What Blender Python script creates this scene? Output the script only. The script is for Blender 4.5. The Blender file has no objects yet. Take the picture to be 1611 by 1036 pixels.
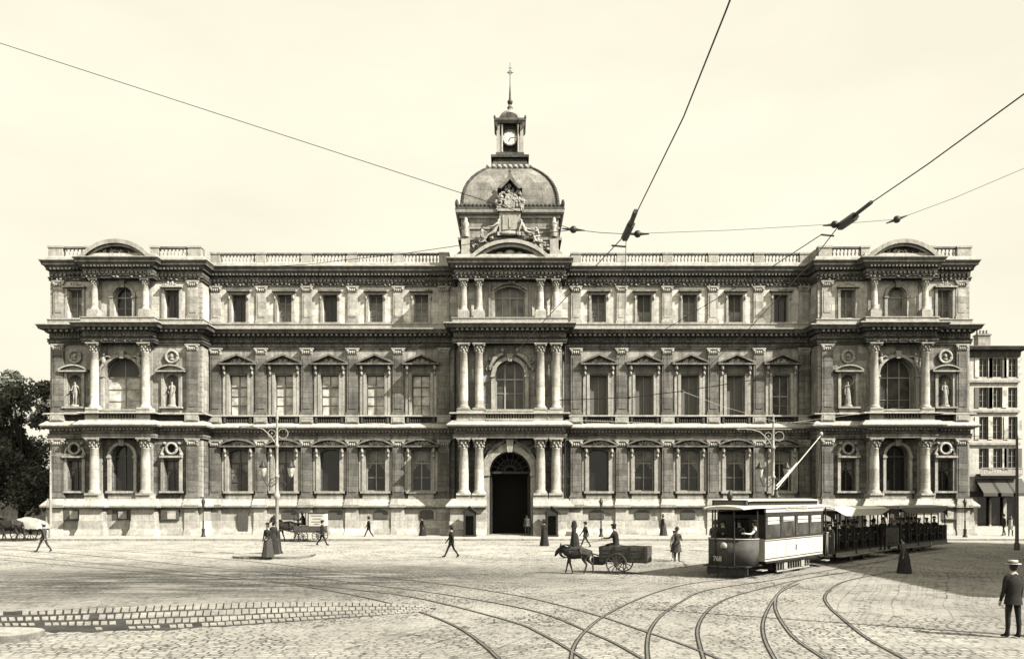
import bpy, bmesh, math, random
from mathutils import Vector, Matrix
R = math.radians
PI = math.pi
rnd = random.Random(7)
scene = bpy.context.scene
COL = scene.collection
FPX, HY, CXP, CAMX, CAMZ = 1300.0, 783.0, 805.5, 0.18, 3.3
AZ, EL = 60.0, 42.0          # sun: degrees from the facade's normal towards the right, and height

def ground_at(px, py):
    """where a ray through the photograph meets the ground"""
    z = CAMZ * FPX / (py - HY)
    return (CAMX + (px - CXP) * z / FPX, z)

# ------------------------------------------------------------------ mesh builder
class MB:
    def __init__(s):
        s.v = []; s.f = []; s.m = []; s.s = []
    def add(s, vs, fs, m=0, smooth=False):
        b = len(s.v); s.v += [tuple(p) for p in vs]
        for f in fs:
            s.f.append([b + i for i in f]); s.m.append(m); s.s.append(smooth)
    def box(s, x0, x1, y0, y1, z0, z1, m=0):
        s.add([(x0,y0,z0),(x1,y0,z0),(x1,y1,z0),(x0,y1,z0),(x0,y0,z1),(x1,y0,z1),(x1,y1,z1),(x0,y1,z1)],
              [(0,3,2,1),(4,5,6,7),(0,1,5,4),(1,2,6,5),(2,3,7,6),(3,0,4,7)], m)
    def fb(s, x0, x1, d0, d1, z0, z1, m=0):      # facade box: d = distance out from the wall
        s.box(x0, x1, -d1, -d0, z0, z1, m)
    def taper(s, c, a, b, z0, z1, m=0):          # box tapering from half sizes a to b
        x, y = c
        s.add([(x-a[0],y-a[1],z0),(x+a[0],y-a[1],z0),(x+a[0],y+a[1],z0),(x-a[0],y+a[1],z0),
               (x-b[0],y-b[1],z1),(x+b[0],y-b[1],z1),(x+b[0],y+b[1],z1),(x-b[0],y+b[1],z1)],
              [(0,3,2,1),(4,5,6,7),(0,1,5,4),(1,2,6,5),(2,3,7,6),(3,0,4,7)], m)
    def poly(s, pts, d0, d1, m=0):               # polygon in x,z pushed out from d0 to d1
        n = len(pts)
        s.add([(x,-d0,z) for x,z in pts] + [(x,-d1,z) for x,z in pts],
              [tuple(range(n)), tuple(range(2*n-1, n-1, -1))] + [(i,(i+1)%n,n+(i+1)%n,n+i) for i in range(n)], m)
    def bar(s, p, q, w, d0, d1, m=0):
        dx, dz = q[0]-p[0], q[1]-p[1]; l = math.hypot(dx, dz) or 1
        nx, nz = -dz/l*w/2, dx/l*w/2
        s.poly([(p[0]+nx,p[1]+nz),(q[0]+nx,q[1]+nz),(q[0]-nx,q[1]-nz),(p[0]-nx,p[1]-nz)], d0, d1, m)
    def ring(s, cx, cz, r1, r2, a0, a1, d0, d1, n=14, m=0, sm=False):
        vs = []; fs = []
        for i in range(n+1):
            a = R(a0 + (a1-a0)*i/n); c, k = math.cos(a), math.sin(a)
            vs += [(cx+r1*c,-d0,cz+r1*k),(cx+r2*c,-d0,cz+r2*k),(cx+r2*c,-d1,cz+r2*k),(cx+r1*c,-d1,cz+r1*k)]
            if i:
                o = 4*i
                for j in range(4): fs.append((o-4+j, o-4+(j+1)%4, o+(j+1)%4, o+j))
        fs += [(0,1,2,3), (4*n+3,4*n+2,4*n+1,4*n)]
        s.add(vs, fs, m, sm)
    def lathe(s, prof, c=(0,0), n=12, m=0, sx=1, sy=1, fold=0, nf=9):
        vs = []; fs = []; k = len(prof)
        for i in range(n):
            a = 2*PI*i/n
            for j, (r, z) in enumerate(prof):
                q = r*(1 + fold*math.sin(nf*a)*(1-j/max(1,k-1)))
                vs.append((c[0]+q*math.cos(a)*sx, c[1]+q*math.sin(a)*sy, z))
        for i in range(n):
            for j in range(k-1):
                a, b = i*k+j, ((i+1)%n)*k+j
                fs.append((a, b, b+1, a+1))
        s.add(vs, fs, m, True)
        for j in (0, k-1):
            if prof[j][0] > 1e-4: s.add([vs[i*k+j] for i in range(n)], [tuple(range(n))], m)
    def blob(s, c, r, m=0, nu=8, nv=5):
        prof = [(max(1e-3, math.sin(PI*j/nv)), -math.cos(PI*j/nv)) for j in range(nv+1)]
        vs = []; fs = []; k = nv+1
        for i in range(nu):
            a = 2*PI*i/nu
            for q, z in prof: vs.append((c[0]+q*math.cos(a)*r[0], c[1]+q*math.sin(a)*r[1], c[2]+z*r[2]))
        for i in range(nu):
            for j in range(nv):
                a, b = i*k+j, ((i+1)%nu)*k+j
                fs.append((a,b,b+1,a+1))
        s.add(vs, fs, m, True)
    def tube(s, pts, r, n=6, m=0, smooth=True):
        pts = [Vector(p) for p in pts]; rs = r if isinstance(r, (list, tuple)) else [r]*len(pts)
        vs = []; fs = []
        for i, p in enumerate(pts):
            t = (pts[min(i+1,len(pts)-1)] - pts[max(i-1,0)]).normalized()
            u = t.cross(Vector((0,0,1)))
            if u.length < .05: u = t.cross(Vector((0,1,0)))
            u.normalize(); w = t.cross(u)
            for k in range(n):
                a = 2*PI*k/n; vs.append(p + (u*math.cos(a) + w*math.sin(a))*rs[i])
        for i in range(len(pts)-1):
            for k in range(n):
                a, b = i*n+k, i*n+(k+1)%n
                fs.append((a,b,b+n,a+n))
        s.add(vs, fs, m, smooth)
        s.add(vs[:n], [tuple(range(n))], m); s.add(vs[-n:], [tuple(range(n))], m)
    def sweep(s, path, prof, m=0):               # moulding: profile (out, z) along a plan path (x, d)
        n = len(path); nor = []
        for i in range(n-1):
            tx, td = path[i+1][0]-path[i][0], path[i+1][1]-path[i][1]; l = math.hypot(tx, td)
            nor.append((-td/l, tx/l))
        vs = []; fs = []; k = len(prof)
        for i in range(n):
            if i == 0: mx, md = nor[0]
            elif i == n-1: mx, md = nor[-1]
            else:
                ax, ad = nor[i-1]; bx, bd = nor[i]; dot = 1 + ax*bx + ad*bd
                mx, md = (ax+bx)/dot, (ad+bd)/dot
            for o, z in prof: vs.append((path[i][0]+mx*o, -(path[i][1]+md*o), z))
        for i in range(n-1):
            for j in range(k):
                a, b = i*k+j, i*k+(j+1)%k
                fs.append((a, b, b+k, a+k))
        s.add(vs, fs, m)
        s.add(vs[:k], [tuple(range(k))], m); s.add(vs[-k:], [tuple(range(k))], m)
    def teeth(s, path, pitch, w, o0, o1, z0, z1, m=0):   # dentils or modillions along a path
        for i in range(len(path)-1):
            (x0,d0),(x1,d1) = path[i], path[i+1]
            if abs(d1-d0) > 1e-6: continue
            a, b = min(x0,x1), max(x0,x1); L = b-a
            if L < pitch: continue
            k = max(1, int(L/pitch))
            for j in range(k):
                x = a + L*(j+.5)/k
                s.fb(x-w/2, x+w/2, d0+o0, d0+o1, z0, z1, m)
    def build(s, name, mats, parent=None, loc=None, fixn=True):
        me = bpy.data.meshes.new(name); me.from_pydata(s.v, [], s.f)
        for q in (mats if isinstance(mats, (list, tuple)) else [mats]): me.materials.append(q)
        me.polygons.foreach_set('material_index', s.m); me.polygons.foreach_set('use_smooth', s.s)
        if fixn:
            bm = bmesh.new(); bm.from_mesh(me); bmesh.ops.recalc_face_normals(bm, faces=bm.faces); bm.to_mesh(me); bm.free()
        me.update()
        o = bpy.data.objects.new(name, me); COL.objects.link(o)
        if parent: o.parent = parent
        if loc: o.location = loc
        return o

def tag(o, label=None, cat=None, group=None, kind=None):
    if label: o['label'] = label
    if cat: o['category'] = cat
    if group: o['group'] = group
    if kind: o['kind'] = kind
    return o
def empty(name, loc=(0,0,0), rz=0, label=None, cat=None, group=None):
    o = bpy.data.objects.new(name, None); COL.objects.link(o); o.location = loc; o.rotation_euler = (0,0,rz)
    return tag(o, label, cat, group)
def dup(o, parent=None, loc=None, deep=True, rz=None):
    c = o.copy(); COL.objects.link(c); c.parent = parent
    if loc is not None: c.location = loc
    if rz is not None: c.rotation_euler = (0,0,rz)
    if deep:
        for ch in KIDS.get(o.name, []) or [x for x in o.children]: dup(ch, c)
    return c
KIDS = {}

# ------------------------------------------------------------------ materials
class NT:
    def __init__(s, name, rough=.8, metal=0, spec=.3):
        s.mat = bpy.data.materials.new(name); s.mat.use_nodes = True; s.t = s.mat.node_tree; s.n = s.t.nodes
        s.b = s.n['Principled BSDF']; s.b.inputs['Roughness'].default_value = rough
        s.b.inputs['Metallic'].default_value = metal; s.b.inputs['Specular IOR Level'].default_value = spec
    def new(s, typ, **kw):
        n = s.n.new(typ)
        for k, v in kw.items():
            if hasattr(n, k): setattr(n, k, v)
            else: s.set(n, k.replace('_', ' '), v)
        return n
    def set(s, n, key, v):
        for i in n.inputs:
            if i.name == key and i.enabled:
                if hasattr(v, 'links'): s.t.links.new(v, i)
                else: i.default_value = v
                return
    def math(s, op, a, b=None, clamp=False):
        n = s.n.new('ShaderNodeMath'); n.operation = op; n.use_clamp = clamp
        for i, v in enumerate((a, b)):
            if v is None: continue
            if hasattr(v, 'links'): s.t.links.new(v, n.inputs[i])
            else: n.inputs[i].default_value = v
        return n.outputs[0]
    def mix(s, fac, a, b, mode='MIX'):
        n = s.n.new('ShaderNodeMix'); n.data_type = 'RGBA'; n.blend_type = mode
        for i, v in ((0, fac), (6, a), (7, b)):
            if hasattr(v, 'links'): s.t.links.new(v, n.inputs[i])
            elif i == 0: n.inputs[0].default_value = v
            else: n.inputs[i].default_value = (*v, 1) if len(v) == 3 else v
        return n.outputs[2]
    def noise(s, vec, scale, detail=4, rough=.6, sc=None):
        if sc:
            mp = s.n.new('ShaderNodeMapping'); mp.inputs['Scale'].default_value = sc; s.t.links.new(vec, mp.inputs[0]); vec = mp.outputs[0]
        n = s.n.new('ShaderNodeTexNoise'); n.inputs['Scale'].default_value = scale; n.inputs['Detail'].default_value = detail
        n.inputs['Roughness'].default_value = rough; s.t.links.new(vec, n.inputs['Vector']); return n.outputs['Fac']
    def ramp(s, v, a, b, lo=0., hi=1.):
        n = s.n.new('ShaderNodeMapRange'); s.t.links.new(v, n.inputs[0])
        n.inputs[1].default_value = a; n.inputs[2].default_value = b; n.inputs[3].default_value = lo; n.inputs[4].default_value = hi
        return n.outputs[0]
    def pos(s): return s.n.new('ShaderNodeNewGeometry').outputs['Position']
    def obj(s): return s.n.new('ShaderNodeTexCoord').outputs['Object']
    def color(s, v): s.t.links.new(v, s.b.inputs['Base Color'])
    def bump(s, h, strength=.4, dist=.02):
        n = s.n.new('ShaderNodeBump'); n.inputs['Strength'].default_value = strength; n.inputs['Distance'].default_value = dist
        s.t.links.new(h, n.inputs['Height']); s.t.links.new(n.outputs[0], s.b.inputs['Normal'])

TINT = (1.0, .955, .86)
def tn(g, t=TINT): return tuple(g*c for c in t)

def stone(name, g, var=.3, joint=None, mort=.45, streak=.35, bump=.5, wide=.014):
    N = NT(name, .88, 0, .2); p = N.pos()
    c = N.mix(N.ramp(N.noise(p, .55, 6, .65), .3, .72), tn(g*(1-var)), tn(g*(1+var*.8)))
    c = N.mix(N.ramp(N.noise(p, 2.4, 6, .8), .42, .66, 0, .7), c, tn(g*.4))
    c = N.mix(N.ramp(N.noise(p, 7.5, 4, .8), .5, .68, 0, .6), c, tn(min(.85, g*1.5)))
    st = N.ramp(N.noise(p, 1.0, 5, .65, (2.6, 2.6, .22)), .46, .68, 0, min(1, streak*1.5))
    c = N.mix(st, c, tn(g*.3))
    h = N.noise(p, 14, 5, .7)
    if joint:
        sx = N.new('ShaderNodeSeparateXYZ'); N.t.links.new(p, sx.inputs[0])
        cb = N.new('ShaderNodeCombineXYZ'); N.t.links.new(N.math('ADD', sx.outputs[0], sx.outputs[1]), cb.inputs[0]); N.t.links.new(sx.outputs[2], cb.inputs[1])
        br = N.new('ShaderNodeTexBrick'); N.t.links.new(cb.outputs[0], br.inputs['Vector'])
        br.inputs['Scale'].default_value = 1; br.inputs['Brick Width'].default_value = joint[0]; br.inputs['Row Height'].default_value = joint[1]
        br.inputs['Mortar Size'].default_value = wide; br.inputs['Mortar Smooth'].default_value = .3
        br.inputs['Color1'].default_value = (.68,.68,.68,1); br.inputs['Color2'].default_value = (1.18,1.18,1.18,1); br.inputs['Mortar'].default_value = (mort,mort,mort,1)
        c = N.mix(1.0, c, br.outputs['Color'], 'MULTIPLY')
        h = N.math('SUBTRACT', N.math('MULTIPLY', h, .35), br.outputs['Fac'])
    N.color(c); N.bump(h, bump, .03)
    return N.mat
def plain(name, g, rough=.6, var=.2, scale=5, metal=0, spec=.3, tint=TINT, bump=.15, obj=True):
    N = NT(name, rough, metal, spec); p = N.obj() if obj else N.pos()
    f = N.noise(p, scale, 4, .65)
    N.color(N.mix(N.ramp(f, .3, .7), tn(g*(1-var), tint), tn(g*(1+var), tint))); N.bump(f, bump, .01)
    return N.mat

M = {}
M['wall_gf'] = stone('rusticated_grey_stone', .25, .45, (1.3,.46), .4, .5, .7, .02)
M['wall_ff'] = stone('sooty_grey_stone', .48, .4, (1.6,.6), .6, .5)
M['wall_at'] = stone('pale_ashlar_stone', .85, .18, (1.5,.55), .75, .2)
M['trim'] = stone('weathered_trim_stone', .5, .3, None, .5, .4)
M['trim_dark'] = stone('shade_dark_carved_stone', .11, .5, None, .5, .6, 1.0)  # dark carved stone; its tone also holds shade of entablatures and recesses
M['trim_mid'] = stone('shade_toned_moulding_stone', .24, .45, None, .5, .5, .8)  # hoods and mouldings darkened, their shade put into the colour
M['corona'] = stone('shade_toned_cornice_stone', .2, .5, None, .5, .5, .8)  # cornice shade is put into this stone's colour
M['base'] = stone('pale_plinth_stone', .64, .2, (1.9,.68), .6, .25, .5, .014)
M['column'] = stone('turned_column_stone', .62, .2, (9,1.15), .7, .3, .5, .012)
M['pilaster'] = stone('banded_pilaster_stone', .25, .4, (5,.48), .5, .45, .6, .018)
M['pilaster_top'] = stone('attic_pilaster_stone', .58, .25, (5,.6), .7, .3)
M['balus'] = stone('balustrade_stone', .52, .25, None, .5, .2)
M['statue'] = stone('marble_statue', .45, .2, None, .5, .15, .3)
M['lead'] = stone('zinc_lead_roof', .3, .4, (1.1,.8), .8, .35, .3)
M['slate'] = stone('dark_slate', .06, .3, (.4,.25), .6, .3)
M['dark'] = plain('dark_interior', .012, .9, .3)
M['iron'] = plain('black_cast_iron', .03, .5, .3, 8, 0, .4)
M['steel'] = plain('grey_painted_steel', .38, .5, .25, 6)
M['pole_dark'] = plain('brown_painted_iron', .09, .5, .3, 6)
M['wire'] = plain('black_wire', .012, .5, .1, 9)
M['wire_light'] = plain('pale_sunlit_wire', .5, .4, .1, 9)  # pale tone stands in for sunlight on the far wires
M['frame_white'] = plain('pale_painted_window_wood', .42, .6, .15, 4)
M['frame_dark'] = plain('dark_painted_window_wood', .1, .6, .2, 4)
M['wood_dark'] = plain('dark_oak', .035, .6, .4, 6)
M['wood_cart'] = plain('worn_cart_planks', .085, .75, .4, 7)
M['cream'] = plain('cream_coach_paint', .62, .45, .16, 1.6)
M['green'] = plain('dark_coach_paint', .07, .7, .35, 2.5)
M['mid_paint'] = plain('brown_coach_paint', .13, .4, .15, 3)
M['canvas'] = plain('pale_canvas', .68, .9, .12, 5)
M['canvas_grey'] = plain('grey_striped_canvas', .25, .9, .2, 5)
M['poster'] = plain('paper_poster', .6, .9, .1, 3)
M['ink'] = plain('black_lettering', .02, .7, .1, 3)
M['skin'] = plain('skin', .36, .6, .1, 9, tint=(1,.86,.7))
M['hair'] = plain('dark_hair', .02, .7, .3, 20)
M['suit'] = plain('charcoal_wool', .022, .9, .3, 12)
M['suit2'] = plain('dark_grey_wool', .055, .9, .3, 12)
M['suit3'] = plain('grey_work_cloth', .11, .9, .3, 12)
M['dress'] = plain('black_dress_cloth', .028, .9, .3, 10)
M['dress2'] = plain('dark_brown_skirt_cloth', .065, .9, .3, 10)
M['white_cloth'] = plain('white_linen', .65, .9, .08, 10)
M['straw'] = plain('straw', .55, .9, .12, 20)
M['shoe'] = plain('black_leather', .015, .4, .2, 10)
M['donkey'] = plain('dark_donkey_hide', .05, .9, .35, 6)
M['horse'] = plain('dark_bay_hide', .035, .7, .3, 6)
M['horse_light'] = plain('grey_horse_hide', .2, .7, .3, 6)
M['bark'] = plain('tree_bark', .06, .95, .4, 6)
M['clock'] = plain('enamel_clock_face', .8, .4, .03, 3)

def glass(name, g, rough=.12, refl=.5):
    N = NT(name, rough, 0, refl); p = N.pos()
    N.color(N.mix(N.ramp(N.noise(p, 1.3, 4, .6), .35, .7), tn(g*.5), tn(g*1.5)))
    N.bump(N.noise(p, 3, 2), .15, .02); return N.mat
M['glass'] = glass('dark_window_glass', .02)
M['glass_mid'] = glass('window_glass_over_drapes', .09, .2, .4)
M['blind'] = glass('glass_over_white_blinds', .7, .35, .4)
M['blind_mid'] = glass('glass_over_grey_blinds', .24, .35, .4)
N = NT('louvred_shutters', .8); p = N.pos()
w = N.new('ShaderNodeTexWave', bands_direction='Z'); w.inputs['Scale'].default_value = 5; w.inputs['Distortion'].default_value = .3; N.t.links.new(p, w.inputs['Vector'])
N.color(N.mix(w.outputs['Fac'], tn(.13), tn(.24))); N.bump(w.outputs['Fac'], .6, .02); M['shutter'] = N.mat

def foliage(name, g):
    N = NT(name, .7, 0, .2); p = N.pos()
    N.color(N.mix(N.ramp(N.noise(p, .9, 4, .7), .35, .7), tn(g*.5, (.95,1,.8)), tn(g*1.6, (.98,1,.8))))
    return N.mat
M['leaf'] = foliage('dark_plane_tree_leaves', .17)

# cobbled square: rows of setts, darker joints and damp where the photograph shows them
def cobbles(name, g, w=.25, h=.19, dark_zone=True, rot=0):
    N = NT(name, .85, 0, .25); p = N.pos()
    warp = N.new('ShaderNodeTexNoise'); warp.inputs['Scale'].default_value = .12; warp.inputs['Detail'].default_value = 2; N.t.links.new(p, warp.inputs['Vector'])
    wf = N.new('ShaderNodeTexNoise'); wf.inputs['Scale'].default_value = 2.6; wf.inputs['Detail'].default_value = 3; N.t.links.new(p, wf.inputs['Vector'])
    def off(n, k):
        a = N.new('ShaderNodeVectorMath', operation='SUBTRACT'); N.t.links.new(n.outputs['Color'], a.inputs[0]); a.inputs[1].default_value = (.5,.5,.5)
        b = N.new('ShaderNodeVectorMath', operation='SCALE'); N.t.links.new(a.outputs[0], b.inputs[0]); b.inputs['Scale'].default_value = k; return b.outputs[0]
    a1 = N.new('ShaderNodeVectorMath', operation='ADD'); N.t.links.new(p, a1.inputs[0]); N.t.links.new(off(warp, 1.0), a1.inputs[1])
    a2 = N.new('ShaderNodeVectorMath', operation='ADD'); N.t.links.new(a1.outputs[0], a2.inputs[0]); N.t.links.new(off(wf, .13), a2.inputs[1])
    mp = N.new('ShaderNodeMapping'); mp.inputs['Rotation'].default_value = (0,0,R(rot)); N.t.links.new(a2.outputs[0], mp.inputs[0])
    br = N.new('ShaderNodeTexBrick'); N.t.links.new(mp.outputs[0], br.inputs['Vector'])
    br.inputs['Scale'].default_value = 1; br.inputs['Brick Width'].default_value = w; br.inputs['Row Height'].default_value = h
    br.inputs['Mortar Size'].default_value = .028; br.inputs['Mortar Smooth'].default_value = .25
    br.inputs['Color1'].default_value = (.66,.66,.66,1); br.inputs['Color2'].default_value = (1.16,1.16,1.16,1)
    br.inputs['Mortar'].default_value = (.16,.16,.16,1)
    br.offset = .37; br.offset_frequency = 2; br.squash = 1.3; br.squash_frequency = 3
    mq = N.new('ShaderNodeMapping'); mq.inputs['Rotation'].default_value = (0,0,R(27)); N.t.links.new(a2.outputs[0], mq.inputs[0])
    b3 = N.new('ShaderNodeTexBrick'); N.t.links.new(mq.outputs[0], b3.inputs['Vector']); b3.offset = .4; b3.squash = 1.25; b3.squash_frequency = 2
    b3.inputs['Scale'].default_value = 1; b3.inputs['Brick Width'].default_value = .3; b3.inputs['Row Height'].default_value = .17; b3.inputs['Mortar Size'].default_value = .026; b3.inputs['Mortar Smooth'].default_value = .3
    b3.inputs['Color1'].default_value = (.6,.6,.6,1); b3.inputs['Color2'].default_value = (1.12,1.12,1.12,1); b3.inputs['Mortar'].default_value = (.18,.18,.18,1)
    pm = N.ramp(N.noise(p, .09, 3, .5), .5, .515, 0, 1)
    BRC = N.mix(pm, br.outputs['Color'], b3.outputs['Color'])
    b2 = N.new('ShaderNodeTexBrick'); N.t.links.new(mp.outputs[0], b2.inputs['Vector'])
    b2.inputs['Scale'].default_value = 1; b2.inputs['Brick Width'].default_value = .38; b2.inputs['Row Height'].default_value = .55
    b2.inputs['Mortar Size'].default_value = .05; b2.inputs['Mortar Smooth'].default_value = .5; b2.offset = .35; b2.inputs['Color1'].default_value = (.7,.7,.7,1); b2.inputs['Color2'].default_value = (1.1,1.1,1.1,1); b2.inputs['Mortar'].default_value = (.1,.1,.1,1)
    base = N.mix(N.ramp(N.noise(p, .16, 5, .62), .35, .65), tn(g*.7), tn(g*1.0))
    sy = N.new('ShaderNodeSeparateXYZ'); N.t.links.new(p, sy.inputs[0])
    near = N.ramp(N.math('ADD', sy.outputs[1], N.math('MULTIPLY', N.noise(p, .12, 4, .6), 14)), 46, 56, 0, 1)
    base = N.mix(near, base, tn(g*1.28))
    base = N.mix(N.ramp(N.noise(p, 1.7, 6, .75, (.6,1.6,1)), .52, .7, 0, .55), base, tn(g*.45))
    base = N.mix(N.ramp(N.noise(p, 3.2, 5, .75, (.7,.45,1)), .55, .63, 0, .8), base, tn(g*.2))
    jn = N.ramp(N.noise(p, .35, 4, .6), .38, .62, .3, 1.0)
    joint = N.mix(1.0, base, BRC, 'MULTIPLY')
    c = N.mix(jn, base, joint)
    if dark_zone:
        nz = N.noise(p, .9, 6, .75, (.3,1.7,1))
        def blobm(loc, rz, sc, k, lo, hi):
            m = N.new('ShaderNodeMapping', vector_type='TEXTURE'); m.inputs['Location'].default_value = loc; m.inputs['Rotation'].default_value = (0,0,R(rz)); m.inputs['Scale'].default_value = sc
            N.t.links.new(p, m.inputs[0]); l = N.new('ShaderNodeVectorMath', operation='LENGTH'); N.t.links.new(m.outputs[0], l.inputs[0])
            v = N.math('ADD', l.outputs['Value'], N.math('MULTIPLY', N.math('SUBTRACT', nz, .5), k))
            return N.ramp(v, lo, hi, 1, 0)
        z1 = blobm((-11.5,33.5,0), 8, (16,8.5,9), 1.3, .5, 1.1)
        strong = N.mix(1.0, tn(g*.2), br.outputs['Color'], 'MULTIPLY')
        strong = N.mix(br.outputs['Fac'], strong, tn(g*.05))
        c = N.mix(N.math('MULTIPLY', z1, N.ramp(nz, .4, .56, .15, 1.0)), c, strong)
        z2 = blobm((-5.6,23.6,0), 16, (5.6,2.3,9), 1.2, .55, 1.05)
        crisp = N.mix(b2.outputs['Fac'], N.mix(1.0, tn(g*.95), b2.outputs['Color'], 'MULTIPLY'), tn(g*.04))
        z3 = blobm((-14.3,20.6,0), 12, (8.3,.85,9), 3.2, .7, 1.25)
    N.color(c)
    hgt = N.math('SUBTRACT', N.math('MULTIPLY', N.noise(p, 9, 4, .6), .5), br.outputs['Fac'])
    N.bump(hgt, .8, .03)
    return N.mat
M['mud'] = plain('dark_damp_joint_mud', .045, .95, .6, 1.5, obj=False)
M['tarpaulin'] = plain('weathered_tarpaulin', .36, .9, .3, 2)
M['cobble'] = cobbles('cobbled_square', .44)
M['pave'] = stone('pavement_slabs', .5, .15, None, .5, .1)
M['kerb'] = stone('kerb_granite', .4, .2, None, .5, .2)
M['rail'] = plain('worn_steel_rail', .22, .35, .3, 2, .3, .6, obj=False)
M['groove'] = plain('dark_rail_groove', .02, .8, .3, 2, obj=False)
# ------------------------------------------------------------------ the square
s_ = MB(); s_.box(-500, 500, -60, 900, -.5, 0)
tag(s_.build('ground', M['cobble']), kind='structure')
s_ = MB(); prof_y = [(64.4, 0), (64.43, .13), (64.7, .14), (90, .16), (90, -.2), (64.4, -.2)]
s_.add([(-44, y, z) for y, z in prof_y] + [(60, y, z) for y, z in prof_y], [(0,1,7,6),(1,2,8,7),(2,3,9,8),(3,4,10,9),(4,5,11,10),(5,0,6,11),(0,5,4,3,2,1),(6,7,8,9,10,11)])
tag(s_.build('pavement', M['pave']), kind='structure')
s_ = MB(); s_.box(-44.02, 60.02, 64.25, 64.42, -.2, .125)
for i in range(70):
    x = -44 + i*1.5; s_.box(x-.012, x+.012, 64.24, 64.43, -.1, .13, 1)
tag(s_.build('kerb', [M['kerb'], M['dark']]), kind='structure')

# strip of long setts with wide muddy joints in the left foreground
def curve_px(pts, n):
    P = [Vector((*ground_at(*p), 0)) for p in pts]; L = [0]
    for a, b in zip(P, P[1:]): L.append(L[-1] + (b-a).length)
    out = []
    for i in range(n+1):
        t = L[-1]*i/n; k = max(j for j in range(len(L)-1) if L[j] <= t+1e-9); out.append(P[k].lerp(P[k+1], min(1, (t-L[k])/(L[k+1]-L[k]))))
    return out
nS = 66
bot = curve_px([(-90,991),(0,993),(140,993),(275,989),(380,983),(470,976.5),(560,970),(680,961)], nS)
top = curve_px([(-90,963),(60,959),(165,955),(300,949),(425,946),(530,946),(600,948),(690,955)], nS)
bed = MB(); q = random.Random(5); vs = []; fs = []
for i in range(nS+1):
    a, b = bot[i], top[i]; d = (b-a).normalized(); j0, j1 = q.uniform(-.12,.3)*(1-i/nS), q.uniform(-.25,.0)
    p0 = a - d*j0; p1 = b + d*j1; vs += [(p0.x,p0.y,.005),(p1.x,p1.y,.005)]
    if i: fs.append((2*i-2,2*i,2*i+1,2*i-1))
bed.add(vs, fs); tag(bed.build('muddy_ground', M['mud']), kind='structure')
setts = MB(); rows = [0, .17, .4, .68, 1.0]
for r in range(4):
    for i in range(nS):
        def pt(u, v):
            u = max(0, min(nS-1e-6, u)); k = int(u); f = u-k
            a = bot[k].lerp(bot[min(k+1,nS)], f); b = top[k].lerp(top[min(k+1,nS)], f); return a.lerp(b, v)
        wear = max(0, 1 - i/nS*1.9); 
        if r == 0 and q.random() < wear*1.5: continue
        if r > 0 and q.random() < wear*.08: continue
        g0 = .055 + .1*wear + q.uniform(0,.05); g1 = .035 + .045*wear + q.uniform(0,.025); sh = -.35*r + (r % 2)*.5
        v0, v1 = rows[r]+g1*.8, rows[r+1]-g1*.8
        if v1-v0 < .03: continue
        C = [pt(i+sh+g0, v0), pt(i+sh+1-g0+q.uniform(-.05,.05), v0), pt(i+sh+1-g0-.3+q.uniform(-.05,.05), v1), pt(i+sh+g0-.3, v1)]
        z = .022 + q.uniform(0,.008)
        setts.add([(p.x,p.y,.0) for p in C] + [(p.x,p.y,z) for p in C], [(4,5,6,7),(0,1,5,4),(1,2,6,5),(2,3,7,6),(3,0,4,7)])
tag(setts.build('paving_setts', stone('large_worn_setts', .36, .45, None, .5, .1, .8)), 'strip of long worn setts with dark muddy joints in the left foreground', None, None, 'structure')

# ------------------------------------------------------------------ tram tracks
def smooth_path(pts, step=.5):
    P = [Vector((x, y, 0)) for x, y in pts]; out = []
    P = [P[0]*2-P[1]] + P + [P[-1]*2-P[-2]]
    for i in range(1, len(P)-2):
        n = max(2, int((P[i+1]-P[i]).length/step))
        for k in range(n):
            t = k/n; a, b, c, d = P[i-1:i+3]
            out.append(.5*((2*b) + (c-a)*t + (2*a-5*b+4*c-d)*t*t + (3*b-a-3*c+d)*t*t*t))
    out.append(P[-2]); return out
def rail(pts, label, lift=0):
    P = smooth_path(pts)
    mb = MB()
    for (o0, o1, z, m) in ((-.055, -.022, .006, 1), (-.022, .028, .014, 0), (.028, .06, .008, 1)):
        vs = []; fs = []
        for i, p in enumerate(P):
            t = (P[min(i+1,len(P)-1)]-P[max(i-1,0)]).normalized(); n = Vector((-t.y, t.x, 0))
            for o in (o0, o1): q = p + n*o; vs.append((q.x, q.y, z+lift))
            if i: fs.append((2*i-2, 2*i-1, 2*i+1, 2*i))
        mb.add(vs, fs, m)
    return tag(mb.build('tram_rail', [M['rail'], M['groove']], fixn=False), label, 'rail', 'tram rails let into the cobbles')
def G(*a): return [ground_at(*p) for p in a]
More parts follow.
